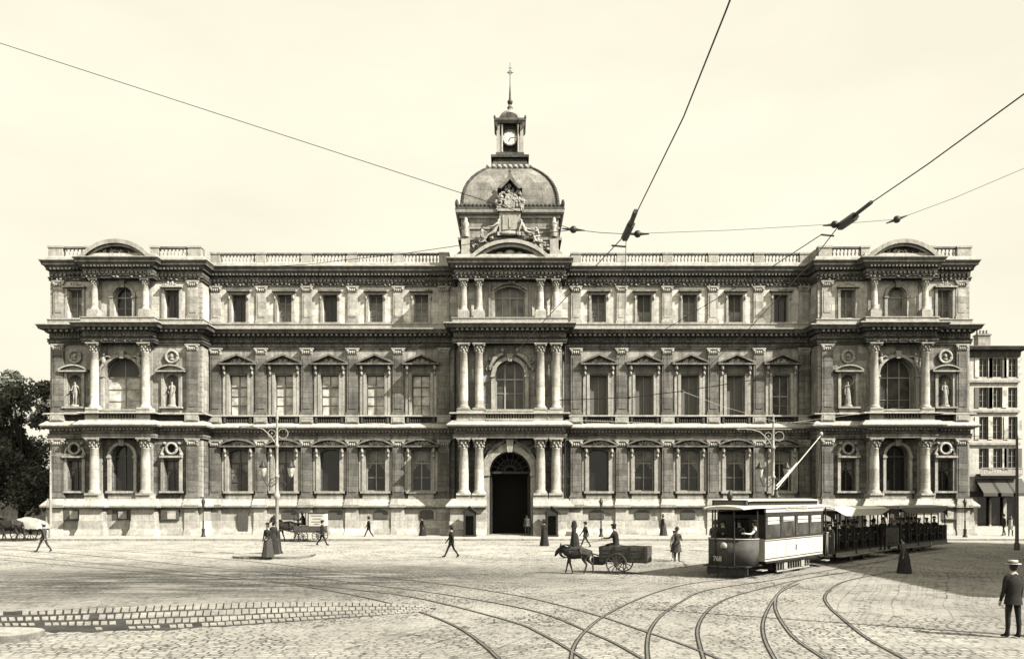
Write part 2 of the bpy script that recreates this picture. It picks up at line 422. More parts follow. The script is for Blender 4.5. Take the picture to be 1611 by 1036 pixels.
rails = [
 ([(20.5,45.3),(14.5,38.4),(9.6,33.0)][:0] + [(27.0,53.4),(21.3,47.3),(16.2,41.6),(12.0,36.7),(9.1,33.7)] + G((1102,915),(1052,925),(1001,943),(951,968),(921,992),(903,1016),(898,1040)),
  'leftmost of the curved rails sweeping from under the tram front to the bottom edge'),
 ([(28.0,52.4),(22.3,46.3),(17.3,40.7),(12.9,35.8),(10.4,33.0)] + G((1112,928),(1072,945.6),(1042,966),(1024,988),(1018,1011),(1019,1040)),
  'second curved rail from the left, running under the near wheels of the tram'),
 (G((1330,900),(1260,911),(1203,924),(1152.5,938),(1122,953),(1104.6,971),(1097,991),(1099.6,1011),(1108,1040)), 'third curved rail from the left, bending sharply below the tram side'),
 (G((1350,897),(1280,907),(1243,918),(1223,935.5),(1208,958),(1200,981),(1203,1006),(1220,1040)), 'fourth curved rail, whose bend meets another rail in the middle foreground right of the tram'),
 (G((1256,917),(1226,932),(1219,948),(1222,964),(1233,983),(1253,1006),(1303,1040)), 'curved rail that splits off the fourth one and runs away to the lower right'),
 (G((1420,896),(1354,908),(1319,918),(1298.5,935.5),(1303.5,953),(1329,976),(1364,1003.5),(1430,1040)), 'rightmost curved rail, hooking round the sunlit cobbles beside the shade'),
 (G((0,858),(100,862),(199,867),(387,882),(546,901),(695,918),(800,934),(850,944),(941,968),(1016.5,993.5),(1082,1016),(1140,1040)), 'long rail passing just below the traffic island and on across the curved tracks'),
 (G((0,862),(150,874),(298,889),(447,903),(596,921),(695,934),(800,952),(865,968),(926,993.5),(966,1011),(1018,1040)), 'long rail one gauge nearer the camera than the one below the traffic island'),
 (G((0,872),(200,890),(330,903),(450,916),(560,927),(660,941),(800,976),(850,996),(890.6,1018.6),(925,1040)), 'long rail ending at the bottom edge just left of the curved tracks'),
 (G((0,880),(250,901),(427,915),(497,925),(586,942),(660,962),(720,986.6),(760,1014),(788,1040)), 'nearest of the long rails, leaving the picture at the bottom middle'),
]
for i, (pts, lb) in enumerate(rails): rail(pts, lb, .0005*i)

# ------------------------------------------------------------------ facade helpers
Y0 = 72.2
bld = empty('prefecture_building', (0, Y0, 0), 0, 'three storey stone palace with balustrades, arched main doorway and clock lantern over its dome', 'building')
def part(mb, name, mats, loc=None, parent=None): return mb.build(name, mats, parent or bld, loc)
def copy_at(o, x, d=0, z=0, parent=None):
    c = o.copy(); COL.objects.link(c); c.parent = parent or bld; c.location = (x, -d, z)
    for ch in KIDS.get(o, []):
        g = ch.copy(); COL.objects.link(g); g.parent = c
    return c

def archpts(cx, w, zt, rise, n=14):
    if rise <= 0: return [(cx-w/2, zt), (cx+w/2, zt)]
    r = (w*w/4 + rise*rise)/(2*rise); cz = zt + rise - r; a = math.asin(min(1, w/2/r))
    return [(cx + r*math.sin(-a + 2*a*i/n), cz + r*math.cos(-a + 2*a*i/n)) for i in range(n+1)]
def wall(mb, x0, x1, d, z0, z1, ops, rev=.55, m=0):
    def q(a, b, c, e):
        if b-a > 1e-4 and e-c > 1e-4: mb.add([(a,-d,c),(b,-d,c),(b,-d,e),(a,-d,e)], [(0,1,2,3)], m)
    x = x0
    for cx, w, zb, zt, rise in sorted(ops):
        l, r = cx-w/2, cx+w/2
        q(x, l, z0, z1); q(l, r, z0, zb); A = archpts(cx, w, zt, rise)
        for (xa, za), (xb, zb2) in zip(A, A[1:]):
            mb.add([(xa,-d,za),(xb,-d,zb2),(xb,-d,z1),(xa,-d,z1)], [(0,1,2,3)], m)
            mb.add([(xa,-d,za),(xb,-d,zb2),(xb,-d+rev,zb2),(xa,-d+rev,za)], [(0,1,2,3)], m)
        mb.add([(l,-d,zb),(l,-d,zt),(l,-d+rev,zt),(l,-d+rev,zb)], [(0,1,2,3)], m)
        mb.add([(r,-d,zb),(r,-d,zt),(r,-d+rev,zt),(r,-d+rev,zb)], [(0,1,2,3)], m)
        mb.add([(l,-d,zb),(r,-d,zb),(r,-d+rev,zb),(l,-d+rev,zb)], [(0,1,2,3)], m)
        x = r
    q(x, x1, z0, z1)
def make_window(w, zb, zt, rise, mull=1, trans=(), bars=(), fmat='frame_white', pane='glass', rec=.45, name='window', t=.09, dark_top=0, drape=0):
    """window with frame (the part) and its panes (sub-part); local origin = wall plane at the bay axis"""
    f = MB(); d0, d1 = -rec-.04, -rec+.05
    A = archpts(0, w-.02, zt, rise)
    f.bar((-w/2+t/2, zb), (-w/2+t/2, zt), t, d0, d1); f.bar((w/2-t/2, zb), (w/2-t/2, zt), t, d0, d1)
    f.bar((-w/2+t, zb+t/2), (w/2-t, zb+t/2), t, d0, d1-.002)
    for a, b in zip(A, A[1:]): f.bar(a, b, t*1.6, d0, d1-.004)
    top = zt + rise - .02
    for k in range(mull):
        x = -w/2 + w*(k+1)/(mull+1); f.bar((x, zb+t), (x, top - (abs(x)/(w/2))**2*rise), t*.9, d0, d1+.02)
    for z in trans: f.bar((-w/2+t, z), (w/2-t, z), t*1.1, d0, d1+.012)
    for z in bars: f.bar((-w/2+t, z), (w/2-t, z), t*.4, d0, d1-.01)
    o = part(f, name, M[fmat])
    g = MB(); B = archpts(0, w, zt, rise); k = len(B)
    g.add([(x, rec+.02, z) for x, z in B] + [(w/2, rec+.02, zb), (-w/2, rec+.02, zb)], [tuple(range(k+2))])
    po = g.build('pane', M[pane], o); kids = [po]
    if dark_top:
        s = MB(); s.fb(-w/2+.01, w/2-.01, -rec-.03, -rec+.0, zt+rise-dark_top, zt+rise)  # dark strip put in for the shade at the window head
        kids.append(s.build('dark_head_strip', M['frame_dark'], o))
    if drape:
        c = MB(); q = random.Random(int(w*100)+drape); H = (zt+rise)-zb
        for sx in (-1,1):
            for k in range(5):      # gathered folds of a tied-back curtain
                x0 = w/2*(1-.2*k); x1 = w/2*(1-.2*(k+1)); e = .35+.1*drape
                top = zt + rise*(1-(x0/(w/2))**2) - .06; bot = zt - H*e*(1-.14*k)
                a, b = sorted((sx*x0, sx*x1)); c.poly([(a,bot),(b,bot+.04),(b,top),(a,top)], -rec-.016+.004*(k%2), -rec-.004+.006*(k%2))
        kids.append(c.build('curtain', M['blind_mid'], o))
    KIDS[o] = kids; return o
def baluster_run(mb, x0, x1, z0, z1, d, pitch=.27, r=.085, n=8, m=0):
    k = max(1, int((x1-x0)/pitch)); h = z1-z0
    pr = [(r*.8,z0),(r*.8,z0+h*.08),(r*.5,z0+h*.14),(r*1.05,z0+h*.38),(r*.9,z0+h*.5),(r*.45,z0+h*.78),(r*.7,z0+h*.86),(r*.75,z1)]
    for i in range(k): mb.lathe(pr, (x0+(x1-x0)*(i+.5)/k, -d), n, m)
def column_mesh(h, r, pedestal=0):
    mb = MB(); z = 0
    mb.box(-r*1.5, r*1.5, -r*1.5, r*1.5, 0, r*.4)
    mb.lathe([(r*1.42,r*.4),(r*1.45,r*.55),(r*1.2,r*.72),(r*1.28,r*.86),(r*1.05,r*1.0),(r,r*1.2),(r*1.0,h*.35),(r*.94,h*.6),(r*.84,h-r*2.3),(r*.95,h-r*2.2),(r*.84,h-r*2.1)], n=20)
    return mb
def capital(mb, h, r, wide=1.0):
    mb.lathe([(r*.84,h-r*2.1),(r*.9,h-r*1.4),(r*1.15,h-r*.6),(r*1.35,h-r*.32)], n=16)
    for k in range(8):
        a = PI/4*k
        mb.blob((math.cos(a)*r*1.0, math.sin(a)*r*1.0, h-r*1.65), (r*.24, r*.24, r*.4), nu=6, nv=4)
        mb.blob((math.cos(a+.39)*r*1.1, math.sin(a+.39)*r*1.1, h-r*1.05), (r*.24, r*.24, r*.38), nu=6, nv=4)
    for sx in (-1,1):
        for sy in (-1,1): mb.blob((sx*r*1.12, sy*r*1.12, h-r*.5), (r*.32,r*.32,r*.3), nu=6, nv=4)
    mb.box(-r*1.5, r*1.5, -r*1.5, r*1.5, h-r*.3, h)
    return mb
def make_column(h, r):
    o = part(column_mesh(h, r), 'column', M['column']); c = capital(MB(), h, r).build('capital', M['trim'], o)
    KIDS[o] = [c]; return o
def make_pilaster(z0, z1, w, d, mat, capm='trim', style='leaf'):
    mb = MB(); ch = w*.62
    mb.fb(-w*.62, w*.62, 0, d+.1, z0, z0+.2); mb.fb(-w*.56, w*.56, 0, d+.05, z0+.2, z0+.32)
    mb.fb(-w/2, w/2, 0, d, z0+.32, z1-ch)
    mb.fb(-w*.33, w*.33, d, d+.035, z0+.55, z1-ch-.25)
    o = part(mb, 'pilaster', M[mat]); c = MB()
    c.fb(-w*.5, w*.5, 0, d+.02, z1-ch, z1-.14); c.fb(-w*.64, w*.64, 0, d+.12, z1-.14, z1)
    for k in range(5): c.blob((-w*.4+w*.2*k, -d-.05, z1-ch+.18), (w*.11,.07,.16), nu=6, nv=4)
    for sx in (-1,1): c.blob((sx*w*.45, -d-.06, z1-.26), (w*.17,.1,.13), nu=8, nv=5)
    KIDS[o] = [c.build('capital', M[capm], o)]; return o
def relief(mb, cx, cz, w, h, d, n, seed, m=0):
    q = random.Random(seed)
    for i in range(n):
        t = q.uniform(-1,1); z = q.uniform(0,1)
        mb.blob((cx+t*w, -d, cz + z*h*(1-t*t*.7)), (q.uniform(.06,.2), .1, q.uniform(.06,.2)), m, 6, 4)

# levels of the facade (metres above the square)
Z_BASE, Z_STR, Z_GF, Z_E1, Z_L1, Z_P1, Z_FF, Z_C2, Z_AT, Z_E3, Z_C3, Z_TOP = 2.5, 3.25, 8.35, 9.35, 9.8, 10.45, 16.35, 17.95, 18.5, 21.75, 23.4, 24.65
BAYS = [7.75+3.98*k for k in range(5)]; PILS = [5.76+3.98*k for k in range(6)]
PX0, PX1, PD = 26.25, 39.05, 1.85       # end pavilions
CB0, CB1, CBD = 30.05, 35.75, 2.75      # their column bays
CW, CD, CED, CEW = 4.45, 1.5, 2.45, 4.62  # centre pavilion
PC = 32.9
def sym(right): return [(-x, d) for x, d in reversed(right)] + right
W_OUT = sym([(CW, CD), (CW, 0), (PX0, 0), (PX0, PD), (PX1, PD), (PX1, -24)])
E_OUT = sym([(CEW, CED), (CEW, 0), (PX0, 0), (PX0, PD), (CB0, PD), (CB0, CBD), (CB1, CBD), (CB1, PD), (PX1, PD), (PX1, -24)])

# walls
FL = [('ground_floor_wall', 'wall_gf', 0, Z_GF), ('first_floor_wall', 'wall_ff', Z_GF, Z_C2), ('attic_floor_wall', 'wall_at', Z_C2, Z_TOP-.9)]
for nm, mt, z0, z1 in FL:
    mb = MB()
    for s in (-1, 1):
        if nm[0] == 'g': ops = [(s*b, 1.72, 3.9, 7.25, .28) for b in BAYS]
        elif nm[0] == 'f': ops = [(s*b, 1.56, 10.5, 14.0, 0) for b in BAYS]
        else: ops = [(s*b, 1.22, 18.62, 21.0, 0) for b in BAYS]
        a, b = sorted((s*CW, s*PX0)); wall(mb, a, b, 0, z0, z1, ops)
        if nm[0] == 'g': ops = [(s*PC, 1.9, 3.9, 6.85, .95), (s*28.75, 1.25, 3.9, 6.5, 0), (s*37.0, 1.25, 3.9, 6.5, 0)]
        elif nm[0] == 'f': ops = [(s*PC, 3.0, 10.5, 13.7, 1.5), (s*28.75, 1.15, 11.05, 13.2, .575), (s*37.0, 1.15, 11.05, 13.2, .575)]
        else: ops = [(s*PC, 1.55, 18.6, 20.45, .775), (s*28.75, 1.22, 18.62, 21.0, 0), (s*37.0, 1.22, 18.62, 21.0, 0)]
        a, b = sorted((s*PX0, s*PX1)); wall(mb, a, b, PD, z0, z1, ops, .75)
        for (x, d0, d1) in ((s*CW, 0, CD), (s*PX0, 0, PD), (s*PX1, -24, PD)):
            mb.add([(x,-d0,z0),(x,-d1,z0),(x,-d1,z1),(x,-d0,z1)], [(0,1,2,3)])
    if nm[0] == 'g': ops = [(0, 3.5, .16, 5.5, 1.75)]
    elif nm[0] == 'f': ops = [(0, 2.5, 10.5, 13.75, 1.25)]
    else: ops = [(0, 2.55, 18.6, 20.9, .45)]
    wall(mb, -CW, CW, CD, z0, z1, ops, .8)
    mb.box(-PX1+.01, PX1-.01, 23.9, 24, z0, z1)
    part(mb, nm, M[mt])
mb = MB(); mb.box(-PX1+.5, PX1-.5, 1.4, 23.5, .1, 23.3); part(mb, 'interior', M['dark'])
mb = MB(); mb.add([(-PX1,.7,23.6),(PX1,.7,23.6),(PX1,24,23.6),(-PX1,24,23.6),(-PX1+8,10,24.2),(PX1-8,10,24.2)], [(0,1,5,4),(1,2,5),(2,3,4,5),(3,0,4)]); part(mb, 'roof', M['slate'])

# battered plinth, string course, entablatures
B_OUT = sym([(1.95,CED+.1),(CEW+.1,CED+.1),(CEW+.1,0),(PX0,0),(PX0,PD),(CB0,PD),(CB0,CBD),(CB0+1.35,CBD),(CB0+1.35,PD+.1),(CB1-1.35,PD+.1),(CB1-1.35,CBD),(CB1,CBD),(CB1,PD),(PX1,PD),(PX1,-24)])
half = len(B_OUT)//2
BL, BR = B_OUT[:half], B_OUT[half:]
plinth = [(-.3,0),(.62,0),(.56,.3),(.38,.75),(.34,1.38),(.30,1.38),(.27,2.5),(-.3,2.5)]
course = [(-.3,2.5),(.62,2.5),(.66,2.62),(.64,2.7),(.26,3.12),(.22,3.26),(-.3,3.26)]
for side in (BL, BR):
    mb = MB(); mb.sweep(side, plinth); part(mb, 'plinth', M['base'])
    mb = MB(); mb.sweep(side, course); part(mb, 'string_course', M['balus'])
mb = MB()
mb.sweep(E_OUT, [(-.6,8.35),(.16,8.35),(.16,8.5),(.2,8.52),(.2,8.72),(.26,8.76),(.1,8.78),(.1,9.12),(.2,9.14),(-.6,9.14)])
part(mb, 'ground_floor_entablature', M['wall_gf'])
mb = MB(); mb.sweep(E_OUT, [(-.6,9.14),(.26,9.14),(.42,9.26),(.62,9.3),(.68,9.42),(.66,9.5),(.36,9.74),(.3,9.82),(-.6,9.82)])
mb.teeth(E_OUT, .3, .13, .2, .36, 9.02, 9.13)
part(mb, 'first_floor_ledge', M['balus'])
mb = MB()
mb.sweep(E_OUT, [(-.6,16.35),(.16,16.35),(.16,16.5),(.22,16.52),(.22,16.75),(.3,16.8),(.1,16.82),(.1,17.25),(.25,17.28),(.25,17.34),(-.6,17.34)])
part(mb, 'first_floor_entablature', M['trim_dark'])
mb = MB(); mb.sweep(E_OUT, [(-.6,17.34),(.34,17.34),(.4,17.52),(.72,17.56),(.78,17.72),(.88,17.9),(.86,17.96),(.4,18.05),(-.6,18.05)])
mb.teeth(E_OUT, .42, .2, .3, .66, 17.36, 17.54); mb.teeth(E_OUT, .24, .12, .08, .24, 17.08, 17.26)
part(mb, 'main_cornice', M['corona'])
mb = MB(); mb.sweep(E_OUT, [(.8,17.86),(.92,17.88),(.92,17.97),(.8,17.99)]); part(mb, 'lit_cornice_edge', M['balus'])  # pale fillet paints in the sunlit edge of the cornice
mb = MB(); mb.sweep(E_OUT, [(.5,23.34),(.72,23.36),(.72,23.43),(.5,23.44)]); part(mb, 'lit_cornice_edge', M['balus'])  # same painted sunlit edge along the top cornice
mb = MB(); mb.sweep(E_OUT, [(-.6,18.05),(.3,18.05),(.3,18.1),(.22,18.14),(.22,18.4),(.28,18.42),(.28,18.5),(-.6,18.5)]); part(mb, 'attic_sill_course', M['balus'])
mb = MB()
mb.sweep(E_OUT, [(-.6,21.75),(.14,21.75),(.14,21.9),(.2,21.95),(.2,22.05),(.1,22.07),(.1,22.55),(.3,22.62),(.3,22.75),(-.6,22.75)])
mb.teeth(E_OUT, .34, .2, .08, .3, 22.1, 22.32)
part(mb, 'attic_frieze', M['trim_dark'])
def frieze(z0, z1, seed, mat, step=.36):
    mb = MB(); q = random.Random(seed); mb.sweep(E_OUT, [(-.05,z0-.06),(.115,z0-.06),(.115,z1+.06),(-.05,z1+.06)])
    for i in range(len(E_OUT)-1):
        (xa, da), (xb, db) = E_OUT[i], E_OUT[i+1]
        if abs(da-db) > 1e-6: continue
        n = int((xb-xa)/step)
        for k in range(n):
            x = xa + (xb-xa)*(k+.5)/n; mb.blob((x+q.uniform(-.08,.08), -(da+.14), q.uniform(z0,z1)), (q.uniform(.07,.16), .08, q.uniform(.06,.13)), nu=6, nv=4)
    part(mb, 'carved_frieze', M[mat])
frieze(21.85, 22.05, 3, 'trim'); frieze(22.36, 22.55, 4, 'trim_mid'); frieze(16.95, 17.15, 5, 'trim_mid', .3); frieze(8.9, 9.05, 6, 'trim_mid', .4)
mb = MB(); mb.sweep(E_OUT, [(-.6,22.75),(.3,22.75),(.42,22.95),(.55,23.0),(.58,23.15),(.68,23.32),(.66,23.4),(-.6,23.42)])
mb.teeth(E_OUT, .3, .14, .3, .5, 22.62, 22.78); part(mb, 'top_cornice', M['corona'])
mb = MB(); mb.sweep(E_OUT, [(-.5,23.42),(.42,23.42),(.36,23.7),(.3,23.78),(-.5,23.78)]); part(mb, 'parapet_base', M['balus'])
mb = MB()   # frame around base of first floor parapet between pedestals: dark recess behind
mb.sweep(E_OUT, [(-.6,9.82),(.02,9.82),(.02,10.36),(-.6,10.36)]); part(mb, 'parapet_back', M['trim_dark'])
mb = MB(); mb.sweep(E_OUT, [(-.6,10.34),(.42,10.34),(.46,10.38),(.46,10.46),(.4,10.5),(-.6,10.5)]); part(mb, 'first_floor_rail', M['balus'])

# wings: pilasters, windows, hoods, balustrades
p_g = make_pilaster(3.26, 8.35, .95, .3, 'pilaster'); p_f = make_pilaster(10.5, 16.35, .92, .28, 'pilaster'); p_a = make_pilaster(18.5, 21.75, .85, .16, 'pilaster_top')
KP = [p_g, p_f, p_a]
pl = []
for s in (-1, 1):
    for k, x in enumerate(PILS): pl.append((s*x, 0))
    for x in (26.95, 38.35): pl.append((s*x, PD))
    for x in (4.05,): pass
first = True
for x, d in pl:
    for p in KP:
        if first: p.location = (x, -d, 0)
        else: copy_at(p, x, d)
    first = False
# pedestals under the wing pilasters at first floor parapet and plinth
def ped_mesh():
    mb = MB(); mb.fb(-.58, .58, 0, .44, 9.82, 10.335); mb.fb(-.42, .42, .44, .48, 9.9, 10.28); return mb
po = None
for x, d in pl:
    if po is None: po = part(ped_mesh(), 'pedestal', M['balus'], (x, -d, 0))
    else: copy_at(po, x, d)
po = None
for x, d in pl:
    if po is None:
        mb = MB(); mb.taper((0,-.2), (.64,.53), (.58,.3), 0, .75); mb.taper((0,-.2), (.58,.3), (.56,.27), .75, 2.48)
        mb.fb(-.7,.7,0,.73,2.52,2.68); mb.taper((0,-.3), (.68,.46), (.55,.3), 2.68, 3.24)
        po = part(mb, 'pilaster_foot', M['base'], (x, -d, 0))
    else: copy_at(po, x, d)
# ground floor window surround with segmental hood
def surround_seg():
    mb = MB()
    for sx in (-1,1):
        mb.fb(sx*.86-.0 if sx>0 else -1.18, 1.18 if sx>0 else -.86, 0, .2, 3.9, 7.5)
        mb.fb(min(sx*1.2,sx*1.45), max(sx*1.2,sx*1.45), 0, .12, 3.9, 7.35)
        mb.blob((sx*1.12, -.36, 7.42), (.15,.2,.3)); mb.blob((sx*1.12, -.28, 6.98), (.12,.12,.2))
    mb.fb(-1.18, 1.18, 0, .16, 7.54, 7.72, 1)
    mb.fb(-1.56, 1.56, 0, .62, 7.72, 7.86, 1)
    w, rise = 3.1, .5; r = (w*w/4+rise*rise)/(2*rise); a = math.degrees(math.asin(w/2/r)); cz = 7.86+rise-r
    mb.ring(0, cz, r-.04, r+.1, 90-a, 90+a, 0, .62, 14, 1)
    A = archpts(0, w-.1, 7.86, rise-.06); mb.poly([(x,z) for x,z in A], 0, .22, 2)
    mb.fb(-1.3, 1.3, 0, .34, 3.72, 3.9); mb.fb(-1.12, 1.12, 0, .2, 3.27, 3.72)
    relief(mb, 0, 7.95, .85, .25, .26, 16, 3)
    return mb
def surround_tri():
    mb = MB()
    for sx in (-1,1):
        a, b = sorted((sx*.8, sx*1.04)); mb.fb(a, b, 0, .2, 10.52, 14.2)
        a, b = sorted((sx*1.08, sx*1.36)); mb.fb(a, b, 0, .14, 10.52, 14.1)
        mb.blob((sx*1.2, -.34, 14.62), (.15,.24,.28)); mb.blob((sx*1.2, -.24, 14.16), (.12,.14,.22))
    mb.fb(-1.05, 1.05, 0, .14, 14.1, 14.86, 1)
    mb.fb(-1.62, 1.62, 0, .66, 14.86, 15.0, 1)
    mb.bar((-1.64,15.04),(0.02,15.74), .15, 0, .66, 1); mb.bar((1.64,15.04),(-.02,15.74), .15, 0, .66, 1)
    mb.poly([(-1.45,15.0),(1.45,15.0),(0,15.66)], 0, .2, 2)
    relief(mb, 0, 15.05, .6, .25, .26, 12, 5)
    return mb
def surround_att():
    mb = MB()
    for sx in (-1,1):
        a, b = sorted((sx*.63, sx*.82)); mb.fb(a, b, 0, .12, 18.52, 21.1)
        mb.blob((sx*.82, -.16, 20.75), (.1,.14,.22))
    mb.fb(-.82, .82, 0, .14, 21.02, 21.24); mb.fb(-1.0, 1.0, 0, .46, 21.24, 21.4, 1)
    mb.fb(-.9, .9, 0, .2, 18.5, 18.62)
    return mb
SG, ST, SA = surround_seg(), surround_tri(), surround_att()
sg = part(SG, 'segmental_hood', [M['trim'],M['trim_mid'],M['corona']], (BAYS[0], 0, 0)); st = part(ST, 'triangular_pediment', [M['trim'],M['trim_mid'],M['corona']], (BAYS[0], 0, 0)); sa = part(SA, 'window_surround', [M['trim'],M['trim_mid']], (BAYS[0], 0, 0))
# window kinds
WG = make_window(1.72, 3.9, 7.25, .28, 1, (6.35,), (5.1,), 'frame_white', 'glass', drape=1)
WG2 = make_window(1.72, 3.9, 7.25, .28, 1, (6.35,), (4.7,5.5), 'frame_dark', 'glass_mid', drape=3)
WG3 = make_window(1.72, 3.9, 7.25, .28, 0, (), (), 'frame_dark', 'glass')
WF = make_window(1.56, 10.5, 14.0, 0, 1, (13.0,), (12.2, 11.4), 'frame_dark', 'blind', t=.07, rec=.28)
WF2 = make_window(1.56, 10.5, 14.0, 0, 1, (), (), 'frame_white', 'shutter', t=.05)
WF3 = make_window(1.56, 10.5, 14.0, 0, 1, (12.2,), (11.4,), 'frame_white', 'glass_mid')
WA = make_window(1.22, 18.62, 21.0, 0, 1, (), (19.3, 19.9), 'frame_white', 'blind_mid', dark_top=.55, t=.07)
WA2 = make_window(1.22, 18.62, 21.0, 0, 1, (), (), 'frame_dark', 'glass', dark_top=.4)
WA3 = make_window(1.22, 18.62, 21.0, 0, 1, (), (), 'frame_white', 'blind_mid', dark_top=1.35, t=.05)
used = set()
def place(o, x, d):
    if o not in used: used.add(o); o.location = (x, -d, 0); return o
    return copy_at(o, x, d)
used |= {sg, st, sa}
for s in (-1, 1):
    for k, b in enumerate(BAYS):
        if not (s == 1 and k == 0): copy_at(sg, s*b, 0); copy_at(st, s*b, 0); copy_at(sa, s*b, 0)
gl = {-1: [WG, WG, WG3, WG2, WG2], 1: [WG3, WG, WG, WG, WG]}
fl = {-1: [WF]*5, 1: [WF2, WF2, WF2, WF2, WF3]}
al = {-1: [WA, WA, WA2, WA, WA2], 1: [WA, WA3, WA, WA3, WA2]}
for s in (-1, 1):
    for k, b in enumerate(BAYS): place(gl[s][k], s*b, 0); place(fl[s][k], s*b, 0); place(al[s][k], s*b, 0)
# first-floor window balconies (little stone balusters in front of a dark recess)
def bal_small():
    mb = MB(); baluster_run(mb, -1.0, 1.0, 9.82, 10.34, .3, .2, .06, 6)
    for sx in (-1,1): a, b = sorted((sx*1.02, sx*1.22)); mb.fb(a, b, .02, .4, 9.82, 10.335)
    return mb
bo = part(bal_small(), 'window_balcony', M['trim_dark'], (BAYS[0], 0, 0))
for s in (-1, 1):
    for k, b in enumerate(BAYS):
        if not (s == 1 and k == 0): copy_at(bo, s*b, 0)
# crowning balustrade, one run per bay, with pedestals
def crown(x0, x1, d, z0=23.78, z1=24.48):
    mb = MB(); baluster_run(mb, x0+.48, x1-.48, z0, z1, d, .29, .1, 8)
    o = part(mb, 'balustrade', M['balus'])
    h = MB(); h.fb(x0+.44, x1-.44, d-.17, d+.17, z1, z1+.15); h.build('handrail', M['trim_mid'], o)
def crown_ped(x, d, w=.5):
    mb = MB(); mb.fb(x-w, x+w, d-.24, d+.24, 23.78, 24.5); mb.fb(x-w-.06, x+w+.06, d-.3, d+.3, 24.5, 24.66); part(mb, 'balustrade_pedestal', M['balus'])
for s in (-1, 1):
    for k in range(5): a, b = sorted((s*PILS[k], s*PILS[k+1])); crown(a, b, .08)
    for x in PILS: crown_ped(s*x, .08, .42)
    a, b = sorted((s*4.6, s*PILS[0])); mb = MB(); mb.fb(a, b-.0 if s<0 else b, -.1, .2, 23.78, 24.4); part(mb, 'parapet_block', M['balus'])
    a, b = sorted((s*(PX0+.6), s*(CB0+.3))); crown(a, b, PD+.05); a, b = sorted((s*(CB1-.3), s*(PX1-.7))); crown(a, b, PD+.05)
    crown_ped(s*(PX0+.5), PD+.05, .55); crown_ped(s*(PX1-.5), PD+.05, .6)
    crown_ped(s*(CB0+.1), PD+.05, .35); crown_ped(s*(CB1-.1), PD+.05, .35)
    mb = MB(); a, b = sorted((s*(PX0), s*(PX0-.02))); mb.box(a-.2, b+.2, -PD+.2, -.4, 23.78, 24.5); part(mb, 'parapet_return', M['balus'])
# basement openings and stuck-up posters on the plinth
bw = None
for s in (-1, 1):
    for k, b in enumerate(BAYS):
        big = (s == -1 and k == 4)
        mb = MB(); w = .5
        x = s*b + (.5 if s < 0 else -.2)
        if big: mb.fb(x-.42, x+.42, .3, .52, .15, 2.05)
        else: mb.poly([(x-.62,1.5),(x+.62,1.5),(x+.62,2.15),(x+.3,2.28),(x-.3,2.28),(x-.62,2.15)], .2, .36)
        o = part(mb, 'basement_door' if big else 'basement_window', M['frame_dark'])
for x in (-21.2, -13.9, -10.6, -6.8):
    mb = MB(); mb.fb(x-.35, x+.35, .3, .315, 1.45, 2.2); part(mb, 'notice', M['poster'])
for s in (-1, 1):
    for x in (28.75, 37.0, PC):
        mb = MB(); mb.fb(s*x-.75, s*x+.75, PD+.2, PD+(.5 if x != PC else .42), 1.45, 2.35); part(mb, 'basement_window', M['frame_dark'])
        mb = MB(); mb.fb(s*x-.2, s*x+.5, PD+.5, PD+.52, 1.55, 2.2); part(mb, 'notice', M['base'])
# rusticated recess joints: dark downpipes at the inner corners
for s in (-1, 1):
    for x, d in ((s*(CW+.35), .18), (s*(PX0-.25), .18)):
        mb = MB(); mb.tube([(x,-d,.2),(x,-d,17.3)], .07, 8); part(mb, 'downpipe', M['iron'])

# ------------------------------------------------------------------ end pavilions
colG = make_column(8.35-3.55, .4); colF = make_column(16.35-10.75, .36); colA = make_column(21.75-19.05, .27)
colsites = [(s*x, CBD-.3) for s in (-1,1) for x in (30.75, 35.05)]
for x, d in colsites:
    for c, z in ((colG,3.55),(colF,10.75),(colA,19.05)):
        if c not in used: used.add(c); c.location = (x, -d, z)
        else: copy_at(c, x, d, z)
cc = [(s*x, CED-.25) for s in (-1,1) for x in (2.6, 3.9)]
for x, d in cc:
    for c, z in ((colG,3.55),(colF,10.75),(colA,19.05)): copy_at(c, x, d, z)
fo = None
for x, d in colsites + cc:
    mb = MB(); pw = .62
    mb.fb(x-pw, x+pw, d-.75, d+.5, 3.2, 3.56)
    part(mb, 'column_pedestal', M['balus'])
    mb = MB(); mb.fb(x-.58, x+.58, d-.6, d+.5, 9.83, 10.76); part(mb, 'column_pedestal', M['balus'])
    mb = MB(); mb.fb(x-.46, x+.46, d-.6, d+.42, 18.4, 19.06); part(mb, 'column_pedestal', M['balus'])
WPG = make_window(1.9, 3.9, 6.85, .95, 1, (6.85,), (), 'frame_dark', 'glass')
WPS = make_window(1.25, 3.9, 6.5, 0, 1, (5.7,), (), 'frame_dark', 'glass', drape=2)
WPF = make_window(3.0, 10.5, 13.7, 1.5, 2, (13.6,), (11.7,), 'frame_white', 'glass_mid', rec=.65)
WPFb = make_window(3.0, 10.5, 13.7, 1.5, 1, (13.6,), (11.6,12.6), 'frame_white', 'blind', rec=.5, t=.06, dark_top=1.55)
WPA = make_window(1.55, 18.6, 20.45, .775, 1, (20.4,), (19.5,), 'frame_white', 'glass')
WPAb = make_window(1.55, 18.6, 20.45, .775, 0, (20.4,), (), 'frame_white', 'blind_mid')
ringS = None
